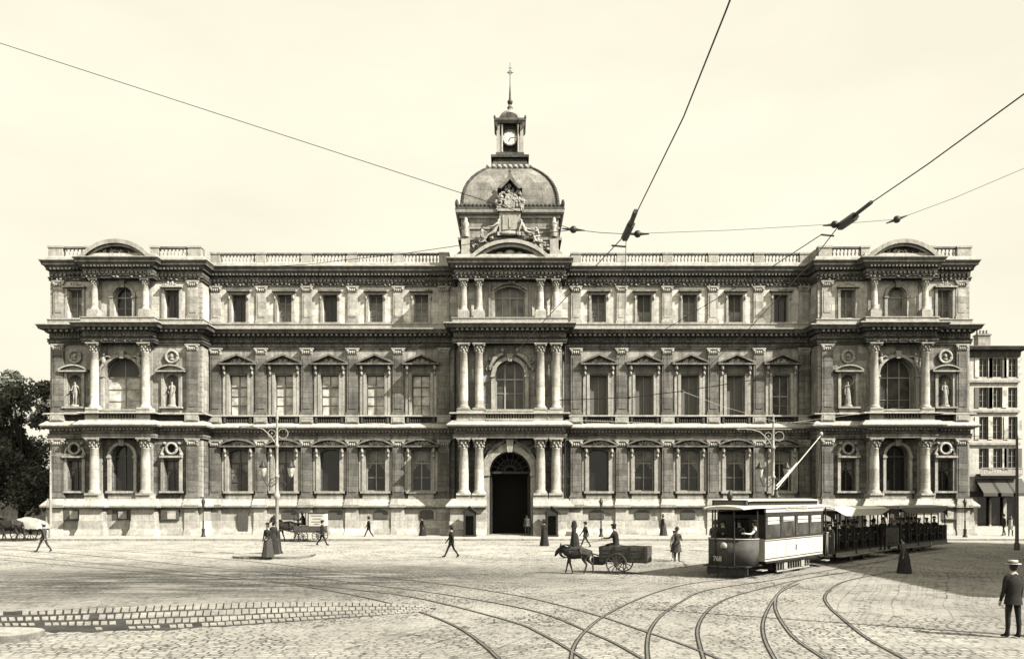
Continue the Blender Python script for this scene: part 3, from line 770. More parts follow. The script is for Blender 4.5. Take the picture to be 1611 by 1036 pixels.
def niche():
    mb = MB(); r = .575; n = 10
    vs = []; fs = []
    for i in range(n+1):
        a = PI*i/n
        x, y = -r*math.cos(a), r*1.1*math.sin(a)
        vs += [(x, y, 11.05), (x, y, 13.2)]
        if i: fs.append((2*i-2,2*i,2*i+1,2*i-1))
    mb.add(vs, fs, 0, True)
    for j in range(5):
        e0, e1 = PI/2*j/5, PI/2*(j+1)/5; q = []
        for e in (e0, e1):
            q.append([(-r*math.cos(PI*i/n)*math.cos(e), r*1.1*math.sin(PI*i/n)*math.cos(e), 13.2+r*math.sin(e)) for i in range(n+1)])
        for i in range(n): mb.add([q[0][i], q[0][i+1], q[1][i+1], q[1][i]], [(0,1,2,3)], 0, True)
    mb.add([(-r,0,11.05),(r,0,11.05),(r,r*1.1,11.05),(-r,r*1.1,11.05)], [(0,1,2,3)])
    return mb
def niche_frame():
    mb = MB()
    for sx in (-1,1): a, b = sorted((sx*.62, sx*.86)); mb.fb(a, b, 0, .2, 10.9, 13.95)
    mb.fb(-.62, .62, 0, .1, 13.82, 13.98)
    mb.fb(-1.2, 1.2, 0, .5, 13.98, 14.1); w, rise = 2.4, .42; r = (w*w/4+rise*rise)/(2*rise); a = math.degrees(math.asin(w/2/r)); cz = 14.1+rise-r
    mb.ring(0, cz, r-.03, r+.09, 90-a, 90+a, 0, .5, 12); mb.poly(archpts(0, w-.1, 14.1, rise-.05), 0, .2)
    mb.fb(-.95, .95, 0, .42, 10.9, 11.05); mb.fb(-.8, .8, 0, .25, 10.5, 10.9)
    return mb
def medallion():
    mb = MB(); mb.ring(0, 15.3, .4, .62, 0, 360, 0, .2, 22, 0, True); mb.ring(0, 15.3, 0, .4, 0, 360, 0, .06, 16)
    mb.blob((0,-.12,15.35), (.16,.16,.2)); mb.blob((0,-.1,15.08), (.24,.12,.12)); return mb
def oculus():
    mb = MB(); mb.ring(0, 7.5, .36, .56, 0, 360, 0, .25, 22, 0, True); mb.ring(0, 7.5, 0, .36, 0, 360, 0, .02, 16, 1)
    mb.fb(-.95, .95, 0, .42, 6.72, 6.9)
    for sx in (-1,1): mb.bar((sx*.92,6.95),(sx*.62,7.6), .16, 0, .2); mb.blob((sx*.8,-.15,7.0), (.2,.12,.18)); mb.blob((sx*.62,-.12,7.95), (.16,.1,.14))
    for sx in (-1,1): a, b = sorted((sx*.65, sx*.9)); mb.fb(a, b, 0, .2, 3.9, 6.7)
    mb.fb(-1.0, 1.0, 0, .3, 3.74, 3.9); return mb
proto = {}
def pav_part(key, fn, name, mats, x, d):
    if key not in proto: proto[key] = part(fn(), name, mats, (x, -d, 0))
    else: copy_at(proto[key], x, d)
def arch_frame(w, zb, zs, name_d=.3, key=True, post=.28, d0=0):
    def f():
        mb = MB(); r = w/2
        for sx in (-1,1):
            a, b = sorted((sx*(r+.04), sx*(r+post))); mb.fb(a, b, d0, d0+name_d, zb, zs-.15); mb.fb(min(a,b)-.05, max(a,b)+.05, d0, d0+name_d+.08, zs-.15, zs+.02)
        mb.ring(0, zs, r+.04, r+post, 0, 180, d0, d0+name_d, 20)
        if key: mb.taper((0, -d0-name_d*.6), (.16,.22), (.26,.3), zs+r-.08, zs+r+.55)
        return mb
    return f
def crest():
    mb = MB(); mb.fb(-.95, .95, 0, .4, 21.14, 21.28); relief(mb, 0, 21.28, .6, .34, .22, 12, 9)
    for sx in (-1,1): a, b = sorted((sx*.63, sx*.85)); mb.fb(a, b, 0, .14, 18.52, 21.14)
    return mb
def top_pediment():
    mb = MB(); w, rise = 5.7, 1.36; r = (w*w/4+rise*rise)/(2*rise); cz = 23.3+rise-r; a = math.degrees(math.asin(w/2/r))
    mb.ring(0, cz, r-.12, r+.22, 90-a, 90+a, -.4, .75, 26); mb.ring(0, cz, r-.32, r-.12, 90-a, 90+a, -.4, .5, 26)
    mb.poly(archpts(0, w-.4, 23.3, rise-.25), -.3, .1, 1)
    mb.fb(-2.95, 2.95, -.4, .3, 23.4, 23.5)
    q = random.Random(4)
    relief(mb, 0, 23.5, 1.9, .7, .18, 40, 8, 0)
    return mb
def pav_balcony():
    mb = MB(); baluster_run(mb, -1.5, 1.5, 9.98, 10.6, .9, .24, .075, 8); mb.fb(-1.56, 1.56, .72, 1.08, 10.6, 10.76); mb.fb(-1.56, 1.56, .6, 1.1, 9.82, 9.98); return mb
for s in (-1, 1):
    place(WPG, s*PC, PD); place(WPS, s*28.75, PD); place(WPS, s*37.0, PD)
    place(WPFb if s < 0 else WPF, s*PC, PD); place(WPA if s < 0 else WPAb, s*PC, PD)
    place(WA2 if s < 0 else WA, s*28.75, PD); place(WA if s < 0 else WA, s*37.0, PD)
    pav_part('af', arch_frame(1.9, 3.9, 6.85), 'window_arch', M['trim'], s*PC, PD)
    pav_part('sill', lambda: (lambda m: (m.fb(-1.35,1.35,0,.4,3.72,3.9), m.fb(-1.2,1.2,0,.25,3.27,3.72), m)[2])(MB()), 'window_sill', M['trim'], s*PC, PD)
    pav_part('af2', arch_frame(3.0, 10.5, 13.7, .34, True, .3), 'window_arch', M['trim'], s*PC, PD)
    pav_part('af3', arch_frame(1.55, 18.52, 20.45, .2, True, .3), 'window_arch', M['trim'], s*PC, PD)
    pav_part('tp', top_pediment, 'crowning_pediment', [M['trim'], M['trim_dark']], s*PC, CBD-.1)
    pav_part('pb', pav_balcony, 'balcony', M['balus'], s*PC, PD)
    for x in (28.75, 37.0):
        pav_part('n', niche, 'niche', M['wall_ff'], s*x, PD); pav_part('nf', niche_frame, 'niche_surround', M['trim'], s*x, PD)
        pav_part('med', medallion, 'medallion', M['trim'], s*x, PD); pav_part('oc', oculus, 'round_window_surround', [M['trim'], M['dark']], s*x, PD)
        pav_part('cr', crest, 'window_surround', M['trim'], s*x, PD)
    # inner wall pilasters flanking the big arch and carved spandrels
    for x in (30.75, 35.05):
        for z0, z1, w in ((3.3, 8.3, .8), (10.5, 16.3, .75), (18.5, 21.7, .6)):
            mb = MB(); mb.fb(s*x-w/2, s*x+w/2, PD, PD+.12, z0, z1); part(mb, 'wall_strip', M['trim'])
    for a in ((s*PC-1.5, 14.7, .35, 1.1, PD+.15, 14, 11), (s*PC+1.5, 14.7, .35, 1.1, PD+.15, 14, 12), (s*PC, 16.45, 2.2, .3, CBD+.14, 20, 13)):
        mb = MB(); relief(mb, *a); part(mb, 'spandrel_carving', M['trim_mid'])
    for x in (-1.2, 1.2):  # seated spandrel figures
        mb = MB(); X = s*PC + x*1.25; q = 1 if x > 0 else -1
        mb.blob((X,-PD-.4,14.9), (.2,.2,.4)); mb.blob((X-q*.05,-PD-.42,15.42), (.14,.14,.17)); mb.tube([(X,-PD-.4,14.6),(X+q*.25,-PD-.5,14.25),(X+q*.3,-PD-.4,13.75)], [.16,.13,.08], 8)
        mb.tube([(X,-PD-.4,15.1),(X-q*.35,-PD-.45,15.3),(X-q*.6,-PD-.4,15.2)], [.09,.07,.05], 8); mb.tube([(X+q*.1,-PD-.4,15.15),(X+q*.38,-PD-.4,14.9)], [.09,.06], 8)
        part(mb, 'spandrel_figure', M['statue'])
    for zz0, zz1 in ((3.4,8.2),(10.6,16.2),(18.6,21.6)):
        n = int((zz1-zz0)/.42)
        for k in range(n):
            pass
        for X, o in ((PX0, -1), (PX1, 1)):
            mb = MB(); mb.fb(min(s*X - s*o*.25, s*X + s*o*.02), max(s*X - s*o*.25, s*X + s*o*.02), PD-.3, PD+.02, zz0, zz1)
            for k in range(n):
                h = (zz1-zz0)/n; w = .42 if k % 2 else .3; xx = s*X
                mb.fb(min(xx - s*o*w, xx + s*o*.05), max(xx - s*o*w, xx + s*o*.05), PD-.35, PD+.05, zz0+k*h+.015, zz0+(k+1)*h-.015)
            part(mb, 'corner_quoin', M['trim'])

# ------------------------------------------------------------------ centre pavilion
place(make_window(2.5, 10.5, 13.75, 1.25, 2, (13.5,), (12.3,), 'frame_white', 'glass_mid', rec=.6, t=.13), 0, CD)
place(make_window(2.55, 18.6, 20.9, .45, 3, (20.5,), (), 'frame_white', 'blind_mid', rec=.6, t=.12), 0, CD)
for s in (-1, 1):
    for x in (2.6, 3.9):
        for z0, z1, w in ((3.3, 8.3, .7), (10.5, 16.3, .66), (18.5, 21.7, .55)):
            mb = MB(); mb.fb(s*x-w/2, s*x+w/2, CD, CD+.12, z0, z1); part(mb, 'wall_strip', M['pilaster_top'] if z0 > 18 else M['pilaster'])
pav_part('ca', arch_frame(2.5, 10.5, 13.75, .3, True, .34), 'window_arch', M['trim'], 0, CD)
mb = MB(); w, rise = 2.9, .55; r = (w*w/4+rise*rise)/(2*rise); a = math.degrees(math.asin(w/2/r)); cz = 20.95+rise-r
mb.ring(0, cz, r, r+.16, 90-a, 90+a, 0, .34, 16); mb.fb(-1.6, -1.3, 0, .2, 18.52, 21.0); mb.fb(1.3, 1.6, 0, .2, 18.52, 21.0)
mb.fb(-1.8, -1.64, 0, .3, 18.52, 21.7); mb.fb(1.64, 1.8, 0, .3, 18.52, 21.7); relief(mb, 0, 21.5, .4, .4, .4, 10, 2); relief(mb, -1.2, 21.2, .2, .3, .2, 6, 21); relief(mb, 1.2, 21.2, .2, .3, .2, 6, 22)
part(mb, 'window_surround', M['trim'], (0, -CD, 0))
# doorway arch, jambs, archivolt, tympanum grille, gate
mb = MB()
for sx in (-1,1):
    a, b = sorted((sx*1.76, sx*2.32)); mb.fb(a, b, 0, .45, .16, 5.2); mb.fb(a-.06, b+.06, 0, .55, 5.2, 5.5)
mb.ring(0, 5.5, 1.76, 2.3, 0, 180, 0, .42, 28); mb.ring(0, 5.5, 2.3, 2.42, 0, 180, 0, .5, 28)
mb.taper((0,-.4), (.2,.3), (.34,.4), 7.2, 8.3)
part(mb, 'door_arch', M['trim'], (0, -CD, 0))
for s in (-1,1):
    mb = MB(); relief(mb, s*1.75, 7.1, .5, 1.0, CD+.2, 22, 14+s)
    mb.tube([(s*.5,-CD-.45,8.05),(s*1.2,-CD-.4,7.7),(s*1.8,-CD-.35,7.1),(s*2.1,-CD-.3,6.4)], [.16,.22,.18,.1], 8)
    mb.blob((s*.5,-CD-.5,8.22), (.16,.16,.17)); part(mb, 'spandrel_carving', M['trim_mid']); mb = MB()
    mb.tube([(s*.6,-CD-.3,15.6),(s*1.3,-CD-.35,15.2),(s*1.75,-CD-.3,14.4)], [.14,.22,.1], 8); mb.blob((s*.62,-CD-.4,15.85), (.17,.17,.2))
    relief(mb, s*1.7, 14.2, .3, 1.1, CD+.2, 16, 16+s)
    part(mb, 'spandrel_carving', M['trim'])
mb = MB()
mb.bar((-1.75,5.5),(1.75,5.5), .2, -.5, -.35)
for k in range(1, 9):
    a = PI*k/9; mb.bar((.45*math.cos(a),5.6+.45*math.sin(a)), (1.72*math.cos(a),5.5+1.72*math.sin(a)), .07, -.5, -.42)
mb.ring(0, 5.6, .4, .5, 0, 180, -.5, -.4, 14); mb.ring(0, 5.5, 1.05, 1.12, 0, 180, -.5, -.42, 18); mb.ring(0,5.5,1.62,1.75,0,180,-.5,-.38,20)
part(mb, 'fanlight_grille', M['wood_dark'], (0, -CD, 0))
for s in (-1, 1):
    mb = MB(); a, b = sorted((s*1.72, s*1.55))
    mb.box(a, b, .55, 1.9, .18, 5.35)
    for z in (.5, 2.1, 3.7): mb.box(a-.03, b+.03, .7, 1.75, z, z+1.3)
    part(mb, 'door_leaf', M['wood_dark'], (0, -CD, 0))
mb = MB()
mb.box(-1.9, 1.9, 2.6, 2.7, .16, 8); mb.box(-1.9,1.9,.8,2.7,7.4,7.5)
part(mb, 'entrance_passage', M['dark'], (0, -CD, 0))
mb = MB(); mb.box(-1.9, 1.9, -.8, 2.6, .05, .18); part(mb, 'threshold', M['pave'], (0, -CD, 0))
# centre balcony
mb = MB(); baluster_run(mb, -1.95, 1.95, 9.98, 10.58, CED+.15, .21, .07, 8); mb.fb(-2.0, 2.0, CED-.05, CED+.35, 10.58, 10.76); mb.fb(-2.0, 2.0, CED-.1, CED+.38, 9.82, 9.98); part(mb, 'balcony', M['balus'])
for s in (-1, 1):
    mb = MB(); a, b = sorted((s*3.18, s*3.32)); mb.fb(a, b, CED-.2, CED+.3, 9.82, 10.7); part(mb, 'balcony_pier', M['balus'])
# attic under the dome
AH = 4.15
mb = MB(); mb.box(-AH, AH, -1.75, 6.6, 23.3, 27.3); part(mb, 'dome_attic', M['wall_ff'])
mb = MB(); sq = [(-AH,-6.6),(-AH,1.75),(AH,1.75),(AH,-6.6),(-AH+.01,-6.6)]
mb.sweep(sq, [(-.4,27.1),(.12,27.1),(.14,27.3),(.3,27.36),(.46,27.5),(.5,27.72),(-.4,27.74)]); part(mb, 'attic_cornice', M['trim'])
mb = MB(); mb.sweep(sq, [(-.4,27.74),(.5,27.74),(.46,28.0),(.2,28.05),(-.4,28.05)])
for k in range(27):
    x = -4.45 + k*8.9/26; mb.blob((x,-2.15,28.08), (.2,.12,.18), nu=6, nv=4)
for sx in (-1,1): mb.blob((sx*4.5,-2.15,28.25), (.16,.16,.36)); 
part(mb, 'dome_gutter_cresting', M['trim_dark'])
mb = MB(); mb.sweep(sq, [(-.2,26.2),(.1,26.2),(.1,26.34),(-.2,26.34)]); mb.sweep(sq, [(-.2,25.2),(.26,25.2),(.3,25.42),(-.2,25.44)]); part(mb, 'attic_band', M['trim'])
prof = [(4.12,28.05),(4.1,28.6),(4.02,29.2),(3.86,29.8),(3.6,30.4),(3.22,31.0),(2.8,31.5),(2.4,31.9),(2.05,32.2)]
mb = MB(); DCY = 2.45
for (a, z0), (b, z1) in zip(prof, prof[1:]): mb.taper((0,DCY), (a,a), (b,b), z0, z1)
dome = part(mb, 'square_dome', M['lead'])
for sx in (-1,1):
    for sy in (-1,1):
        mb = MB(); pts = [(sx*h, DCY+sy*h, z) for h, z in prof]; mb.tube(pts, .13, 8)
        for i, (h, z) in enumerate(prof):
            for t in (0, .33, .66):
                if i+1 < len(prof): h2, z2 = prof[i+1]; hh, zz = h+(h2-h)*t, z+(z2-z)*t; mb.blob((sx*hh, DCY+sy*hh, zz+.02), (.17,.17,.1), nu=6, nv=4)
        mb.build('hip_rib', M['trim_dark'], dome)
mb = MB(); mb.taper((0,DCY),(2.1,2.1),(1.7,1.7),32.2,32.5); 
for k in range(9): mb.blob((-1.9+k*.475, DCY-2.0, 32.42), (.22,.2,.2), nu=6, nv=4)
mb.build('crown_moulding', M['trim'], dome)
for k in range(14):
    q = random.Random(k); h = 3.6 if k < 7 else 3.0; z = 30.2 if k < 7 else 31.1
# clock lantern
lan = MB(); L = (0, DCY)
lan.taper(L,(1.7,1.7),(1.62,1.62),32.5,32.75); lan.taper(L,(1.62,1.62),(1.35,1.35),32.75,33.4); lan.taper(L,(1.68,1.68),(1.68,1.68),33.4,33.62); lan.taper(L,(1.3,1.3),(1.24,1.24),33.62,34.0)
lo = part(lan, 'clock_lantern', M['trim_dark'])
mb = MB(); mb.box(-.85,.85,DCY-.85,DCY+.85,34.0,36.7); mb.build('lantern_core', M['slate'], lo)
for sx in (-1,1):
    for sy in (-1,1):
        mb = MB(); mb.box(sx*1.05-.14, sx*1.05+.14, DCY+sy*1.05-.14, DCY+sy*1.05+.14, 34.0, 36.55)
        mb.lathe([(.09,34.0),(.13,34.1),(.09,34.2),(.085,36.3),(.14,36.5)], (sx*.72, DCY+sy*1.1), 8)
        mb.build('lantern_post', M['trim'], lo)
mb = MB(); mb.taper(L,(1.3,1.3),(1.42,1.42),36.55,36.8); mb.taper(L,(1.42,1.42),(1.38,1.38),36.8,37.0)
for sx in (-1,1): mb.blob((sx*1.36,DCY-1.36,37.05),(.1,.1,.2)); mb.poly([(sx*1.38,36.6),(sx*1.1,36.0),(sx*1.1,36.6)], -DCY+1.2, -DCY+1.4)
mb.build('lantern_cornice', M['trim_dark'], lo)
mb = MB(); mb.lathe([(1.08,37.0),(1.1,37.2),(1.02,37.55),(.8,37.9),(.45,38.15),(.22,38.25),(.2,38.4),(.28,38.5),(.14,38.7),(.12,38.9)], L, 16)
mb.build('lantern_cupola', M['lead'], lo)
mb = MB(); mb.poly(archpts(0,1.5,37.0,.6,12), -DCY+.95, -DCY+1.18); mb.build('cupola_dormer', M['trim_dark'], lo)
mb = MB(); mb.lathe([(.16,38.8),(.24,38.95),(.24,39.1),(.1,39.25),(.09,39.7),(.035,40.6),(.02,42.6)], L, 10)
mb.bar((-.3,41.7),(.3,41.7),.05,-DCY-.02,-DCY+.02); mb.ring(0,41.7,.14,.18,0,360,-DCY-.02,-DCY+.02,12); mb.bar((-.16,42.1),(.16,42.1),.04,-DCY-.02,-DCY+.02)
mb.build('spire', M['iron'], lo)
cl = MB(); cl.ring(0, 35.35, 0, .62, 0, 360, -DCY+.85, -DCY+1.0, 32); co = cl.build('clock_face', M['clock'], lo)
mb = MB(); mb.ring(0, 35.35, .62, .74, 0, 360, -DCY+.85, -DCY+1.06, 32)
mb.build('clock_rim', M['iron'], lo)
mb = MB()
for k in range(12):
    a = PI/6*k; mb.bar((.47*math.cos(a),35.35+.47*math.sin(a)),(.57*math.cos(a),35.35+.57*math.sin(a)),.045,-DCY+1.0,-DCY+1.01)
mb.bar((0,35.35),(.42,35.42),.05,-DCY+1.0,-DCY+1.02); mb.bar((0.02,35.35),(-.12,35.06),.07,-DCY+1.0,-DCY+1.03)
mb.build('clock_hands', M['ink'], lo)
# great segmental arch, cartouche, tablet and carved group in front of the dome
w, rise = 6.6, 1.5; r = (w*w/4+rise*rise)/(2*rise); cz = 23.3+rise-r; a = math.degrees(math.asin(w/2/r))
mb = MB(); mb.ring(0, cz, r-.1, r+.2, 90-a, 90+a, 1.2, 3.0, 30); mb.ring(0, cz, r-.38, r-.1, 90-a, 90+a, 1.2, 2.7, 30)
part(mb, 'great_arch', M['balus'])
mb = MB(); mb.poly(archpts(0, w-.6, 23.3, rise-.3), 1.6, 1.95); part(mb, 'arch_tympanum', M['trim_dark'])
mb = MB(); mb.blob((0,-2.2,23.95),(.5,.28,.36)); mb.fb(-1.15,1.15,1.95,2.3,23.85,24.0); mb.blob((-.85,-2.2,23.9),(.4,.2,.25)); mb.blob((.85,-2.2,23.9),(.4,.2,.25)); mb.blob((0,-2.25,23.7),(.4,.25,.3))
mb.blob((0,-2.6,23.35),(.3,.3,.4)); relief(mb, 0, 23.5, 2.0, .6, 2.0, 30, 31)
part(mb, 'cartouche', M['trim'])
for s in (-1, 1):   # corner piers with busts, scrolls
    mb = MB(); x = s*3.75
    mb.fb(x-.36, x+.36, 1.75, 2.3, 23.42, 25.2); mb.fb(x-.3, x+.3, 1.75, 2.1, 25.45, 26.1)
    mb.lathe([(.2,25.45),(.26,25.7),(.18,26.2),(.3,26.6),(.16,26.75),(.17,26.95),(.1,27.08)], (x, -2.05), 10)
    mb.fb(x-.3, x+.3, 2.35, 2.75, 23.42, 23.8)
    part(mb, 'corner_pier', M['balus'])
    mb = MB(); n = 8; pts = [(s*4.15, 23.8), (s*4.15, 25.2)] + [(s*(4.15 + 1.3*(i/n)), 25.2 - .95*math.sin(PI/2*i/n)**.6 - 0) for i in range(1, n+1)] + [(s*5.5, 23.8)]
    mb.poly(pts, -.3, .3); part(mb, 'parapet_scroll', M['balus'])
for s in (-1,1):
    mb = MB(); relief(mb, s*2.6, 24.0, 1.1, 1.3, 1.95, 46, 41+s); mb.fb(min(s*1.3,s*3.3), max(s*1.3,s*3.3), 1.75, 1.9, 24.3, 25.15); part(mb, 'arch_spandrel_carving', M['trim'])
mb = MB(); mb.fb(-1.05, 1.05, 1.75, 2.5, 25.44, 25.75); mb.fb(-.9, .9, 1.75, 2.3, 25.75, 27.5); mb.fb(-.62, .62, 2.3, 2.38, 25.95, 27.2); mb.fb(-1.05, 1.05, 1.75, 2.5, 27.5, 27.7)
mb.blob((0,-2.5,25.6),(.9,.2,.22)); mb.fb(-.08,.08,2.38,2.44,26.1,27.0)
part(mb, 'inscription_tablet', M['balus'])
mb = MB()
for sx in (-1,1):
    mb.tube([(sx*.95,-2.3,27.8),(sx*1.1,-2.3,28.1),(sx*.95,-2.3,28.5),(sx*.7,-2.2,28.7)], [.14,.16,.12,.07], 8)
mb.poly([(-.4,27.75),(.4,27.75),(.5,28.4),(.3,28.9),(0,29.05),(-.3,28.9),(-.5,28.4)], 2.1, 2.5)
mb.fb(-1.0,1.0,1.75,2.4,27.7,27.85)
relief(mb, 0, 27.8, 1.2, 2.1, 2.3, 90, 51); relief(mb, 0, 27.8, 1.0, 1.4, 2.45, 40, 52)
part(mb, 'carved_group', M['trim'])
mb = MB(); mb.poly([(-1.05,29.35),(-.45,29.9),(0,30.75),(.45,29.9),(1.05,29.35),(.75,29.3),(.3,29.75),(0,30.1),(-.3,29.75),(-.75,29.3)], 1.3, 2.75); mb.fb(-.75,.75,.6,1.6,28.0,29.9); mb.blob((0,-2.3,30.9),(.12,.12,.2))
part(mb, 'dormer_canopy', M['corona'])
mb = MB()
for s in (-1,1): mb.lathe([(.12,24.66),(.2,24.8),(.14,24.95),(.05,25.1)], (s*33,-2),8)
# ------------------------------------------------------------------ figures grown over a skeleton
def bake_skin(J, E, root, sub=1):
    names = list(J); me = bpy.data.meshes.new('skin_tmp')
    me.from_pydata([J[n][0] for n in names], [(names.index(a), names.index(b)) for a, b in E], [])
    o = bpy.data.objects.new('skin_tmp', me); COL.objects.link(o)
    sk = o.modifiers.new('s', 'SKIN'); sk.use_smooth_shade = True
    for i, n in enumerate(names):
        r = J[n][1]; v = me.skin_vertices[0].data[i]
        v.radius = r if isinstance(r, tuple) else (r, r); v.use_root = (n == root)
    ss = o.modifiers.new('u', 'SUBSURF'); ss.levels = sub; ss.render_levels = sub
    dg = bpy.context.evaluated_depsgraph_get(); dg.update()
    out = bpy.data.meshes.new_from_object(o.evaluated_get(dg), depsgraph=dg)
    bpy.data.objects.remove(o); bpy.data.meshes.remove(me)
    for p in out.polygons: p.use_smooth = True
    return out
def human(pose, seed=0, sub=1):
    """pose: stride (leg angle l, r), knee l/r, arm (fwd angle l/r), elbow l/r, out l/r, lean, seated"""
    g = lambda k, d: pose.get(k, d)
    J = {}; E = []
    lean = R(g('lean', 0)); hz = .93
    def T(x, y, z):   # torso point leaned forward about the hips
        h = z - hz; return (x, y - h*math.sin(lean), hz + h*math.cos(lean))
    f = g('fem', 0)
    J['pelvis'] = (T(0,0,.97), (.15,.11)); J['waist'] = (T(0,0,1.12), (.12 if f else .14,.1)); J['chest'] = (T(0,0,1.3), (.15,.115)); J['collar'] = (T(0,.01,1.44), (.1,.085))
    J['neck'] = (T(0,0,1.52), (.055,.06)); J['jaw'] = (T(0,-.025,1.585), (.07,.08)); J['face'] = (T(0,-.01,1.66), (.078,.098)); J['crown'] = (T(0,.005,1.73), (.06,.075)); J['nose'] = (T(0,-.125,1.64), (.014,.016))
    E += [('pelvis','waist'),('waist','chest'),('chest','collar'),('collar','neck'),('neck','jaw'),('jaw','face'),('face','crown'),('face','nose')]
    for s, n in ((-1,'r'),(1,'l')):
        th = R(g('leg_'+n, 0)); kb = R(g('knee_'+n, 0)); sp = g('spread', .0)
        hip = Vector((s*.095, 0, .9)); kn = hip + Vector((s*.01 + s*sp, -.44*math.sin(th), -.44*math.cos(th)))
        an = kn + Vector((0, -.42*math.sin(th-kb), -.42*math.cos(th-kb)))
        J['hip_'+n] = (tuple(hip), .095); J['knee_'+n] = (tuple(kn), .062); J['calf_'+n] = (tuple(kn.lerp(an,.35)+Vector((0,.015,0))), .06); J['ankle_'+n] = (tuple(an), .042)
        tl = R(g('foot_'+n, 0)); J['toe_'+n] = ((an.x+s*.03, an.y-.17*math.cos(tl), an.z-.035+.17*math.sin(tl)), (.045,.03)); J['heel_'+n] = ((an.x, an.y+.04, an.z-.035), .035)
        E += [('pelvis','hip_'+n),('hip_'+n,'knee_'+n),('knee_'+n,'calf_'+n),('calf_'+n,'ankle_'+n),('ankle_'+n,'toe_'+n),('ankle_'+n,'heel_'+n)]
        a = R(g('arm_'+n, 0)); e = R(g('elbow_'+n, 12)); out = R(g('out_'+n, 8)); w = .18 if not f else .155
        sh = Vector(T(s*w, 0, 1.41)); d1 = Vector((s*math.sin(out), -math.sin(a)*math.cos(out), -math.cos(a)*math.cos(out)))
        el = sh + d1*.29; a2 = a + e; inn = R(g('in_'+n, 0))
        d2 = Vector((s*math.sin(out)*.6 - s*math.sin(inn), -math.sin(a2)*math.cos(inn), -math.cos(a2)*math.cos(inn))).normalized(); wr = el + d2*.25
        side = d2.cross(Vector((s,0,0.2))).normalized()
        pm = wr + d2*.07
        J['shoulder_'+n] = (tuple(sh), .07); J['elbow_'+n] = (tuple(el), .05); J['wrist_'+n] = (tuple(wr), .034); J['palm_'+n] = (tuple(pm), (.038,.02))
        E += [('collar','shoulder_'+n),('shoulder_'+n,'elbow_'+n),('elbow_'+n,'wrist_'+n),('wrist_'+n,'palm_'+n)]
        curl = Vector((-s*.35,0,0)) 
        for k, ln in enumerate((.07,.08,.075,.058)):
            b = pm + side*(.03-.02*k) + d2*.025; k1 = b + d2*ln*.5; k2 = k1 + (d2+curl).normalized()*ln*.5
            J[f'finger{k}a_{n}'] = (tuple(k1), .0095); J[f'finger{k}b_{n}'] = (tuple(k2), .008)
            E += [('palm_'+n, f'finger{k}a_{n}'), (f'finger{k}a_{n}', f'finger{k}b_{n}')]
        t1 = wr + d2*.03 + side*.045; t2 = t1 + d2*.035 + side*.012 + curl*.02
        J['thumb1_'+n] = (tuple(t1), .011); J['thumb2_'+n] = (tuple(t2), .009); E += [('wrist_'+n,'thumb1_'+n),('thumb1_'+n,'thumb2_'+n)]
    if pose.get('seated'): lo = 0
    else: lo = min(J['toe_l'][0][2], J['toe_r'][0][2], J['heel_l'][0][2], J['heel_r'][0][2]) - .035
    for k in J: J[k] = ((J[k][0][0], J[k][0][1], J[k][0][2]-lo), J[k][1])
    me = bake_skin(J, E, 'pelvis', sub)
    pts = [(k, Vector(v[0])) for k, v in J.items()]
    for p in me.polygons:
        c = p.center; k, kv = min(pts, key=lambda q: (q[1]-c).length_squared)
        if k.split('_')[0].rstrip('ab0123') in ('palm','finger','thumb') and (kv-c).length > .042: k = 'waist'
        if k.split('_')[0].rstrip('ab0123') in ('jaw','face','crown','nose','palm','finger','thumb','neck'): p.material_index = 1
        elif k.startswith(('toe','heel')): p.material_index = 2
        else: p.material_index = 0
    return me, J
def hat_mb(J, kind, m=0):
    x, y, z = J['face'][0]; mb = MB(); c = (x, y-.0); z += .05
    if kind == 'bowler': mb.lathe([(.155,z+.0),(.16,z+.015),(.105,z+.01),(.105,z+.06),(.085,z+.12),(.04,z+.145),(.001,z+.15)], c, 16, sy=1.1)
    elif kind == 'boater': mb.lathe([(.17,z+.01),(.175,z+.02),(.105,z+.025),(.103,z+.09),(.1,z+.1),(.001,z+.1)], c, 20, sy=1.1); mb.lathe([(.108,z+.026),(.108,z+.06)], c, 20, 1, sy=1.1)
    elif kind == 'cap': mb.lathe([(.1,z),(.115,z+.05),(.12,z+.07),(.06,z+.1),(.001,z+.1)], c, 14, sy=1.15); mb.box(x-.06, x+.06, y-.19, y-.08, z+.0, z+.015)
    elif kind == 'lady': mb.lathe([(.19,z+.03),(.2,z+.045),(.1,z+.05),(.09,z+.1),(.001,z+.12)], c, 16); mb.blob((x+.05,y-.03,z+.12), (.09,.08,.06)); mb.blob((x-.06,y+.03,z+.11), (.07,.08,.06))
    elif kind == 'hood': mb.lathe([(.17,z-.3),(.15,z-.18),(.135,z-.03),(.12,z+.05),(.06,z+.11),(.001,z+.13)], (x,y+.02), 14, sy=1.15)
    elif kind == 'hair': mb.lathe([(.088,z-.05),(.095,z+.0),(.085,z+.05),(.04,z+.085),(.001,z+.09)], (x,y+.02), 14, sy=1.15); mb.blob((x,y+.11,z-.02), (.06,.05,.06))
    return mb
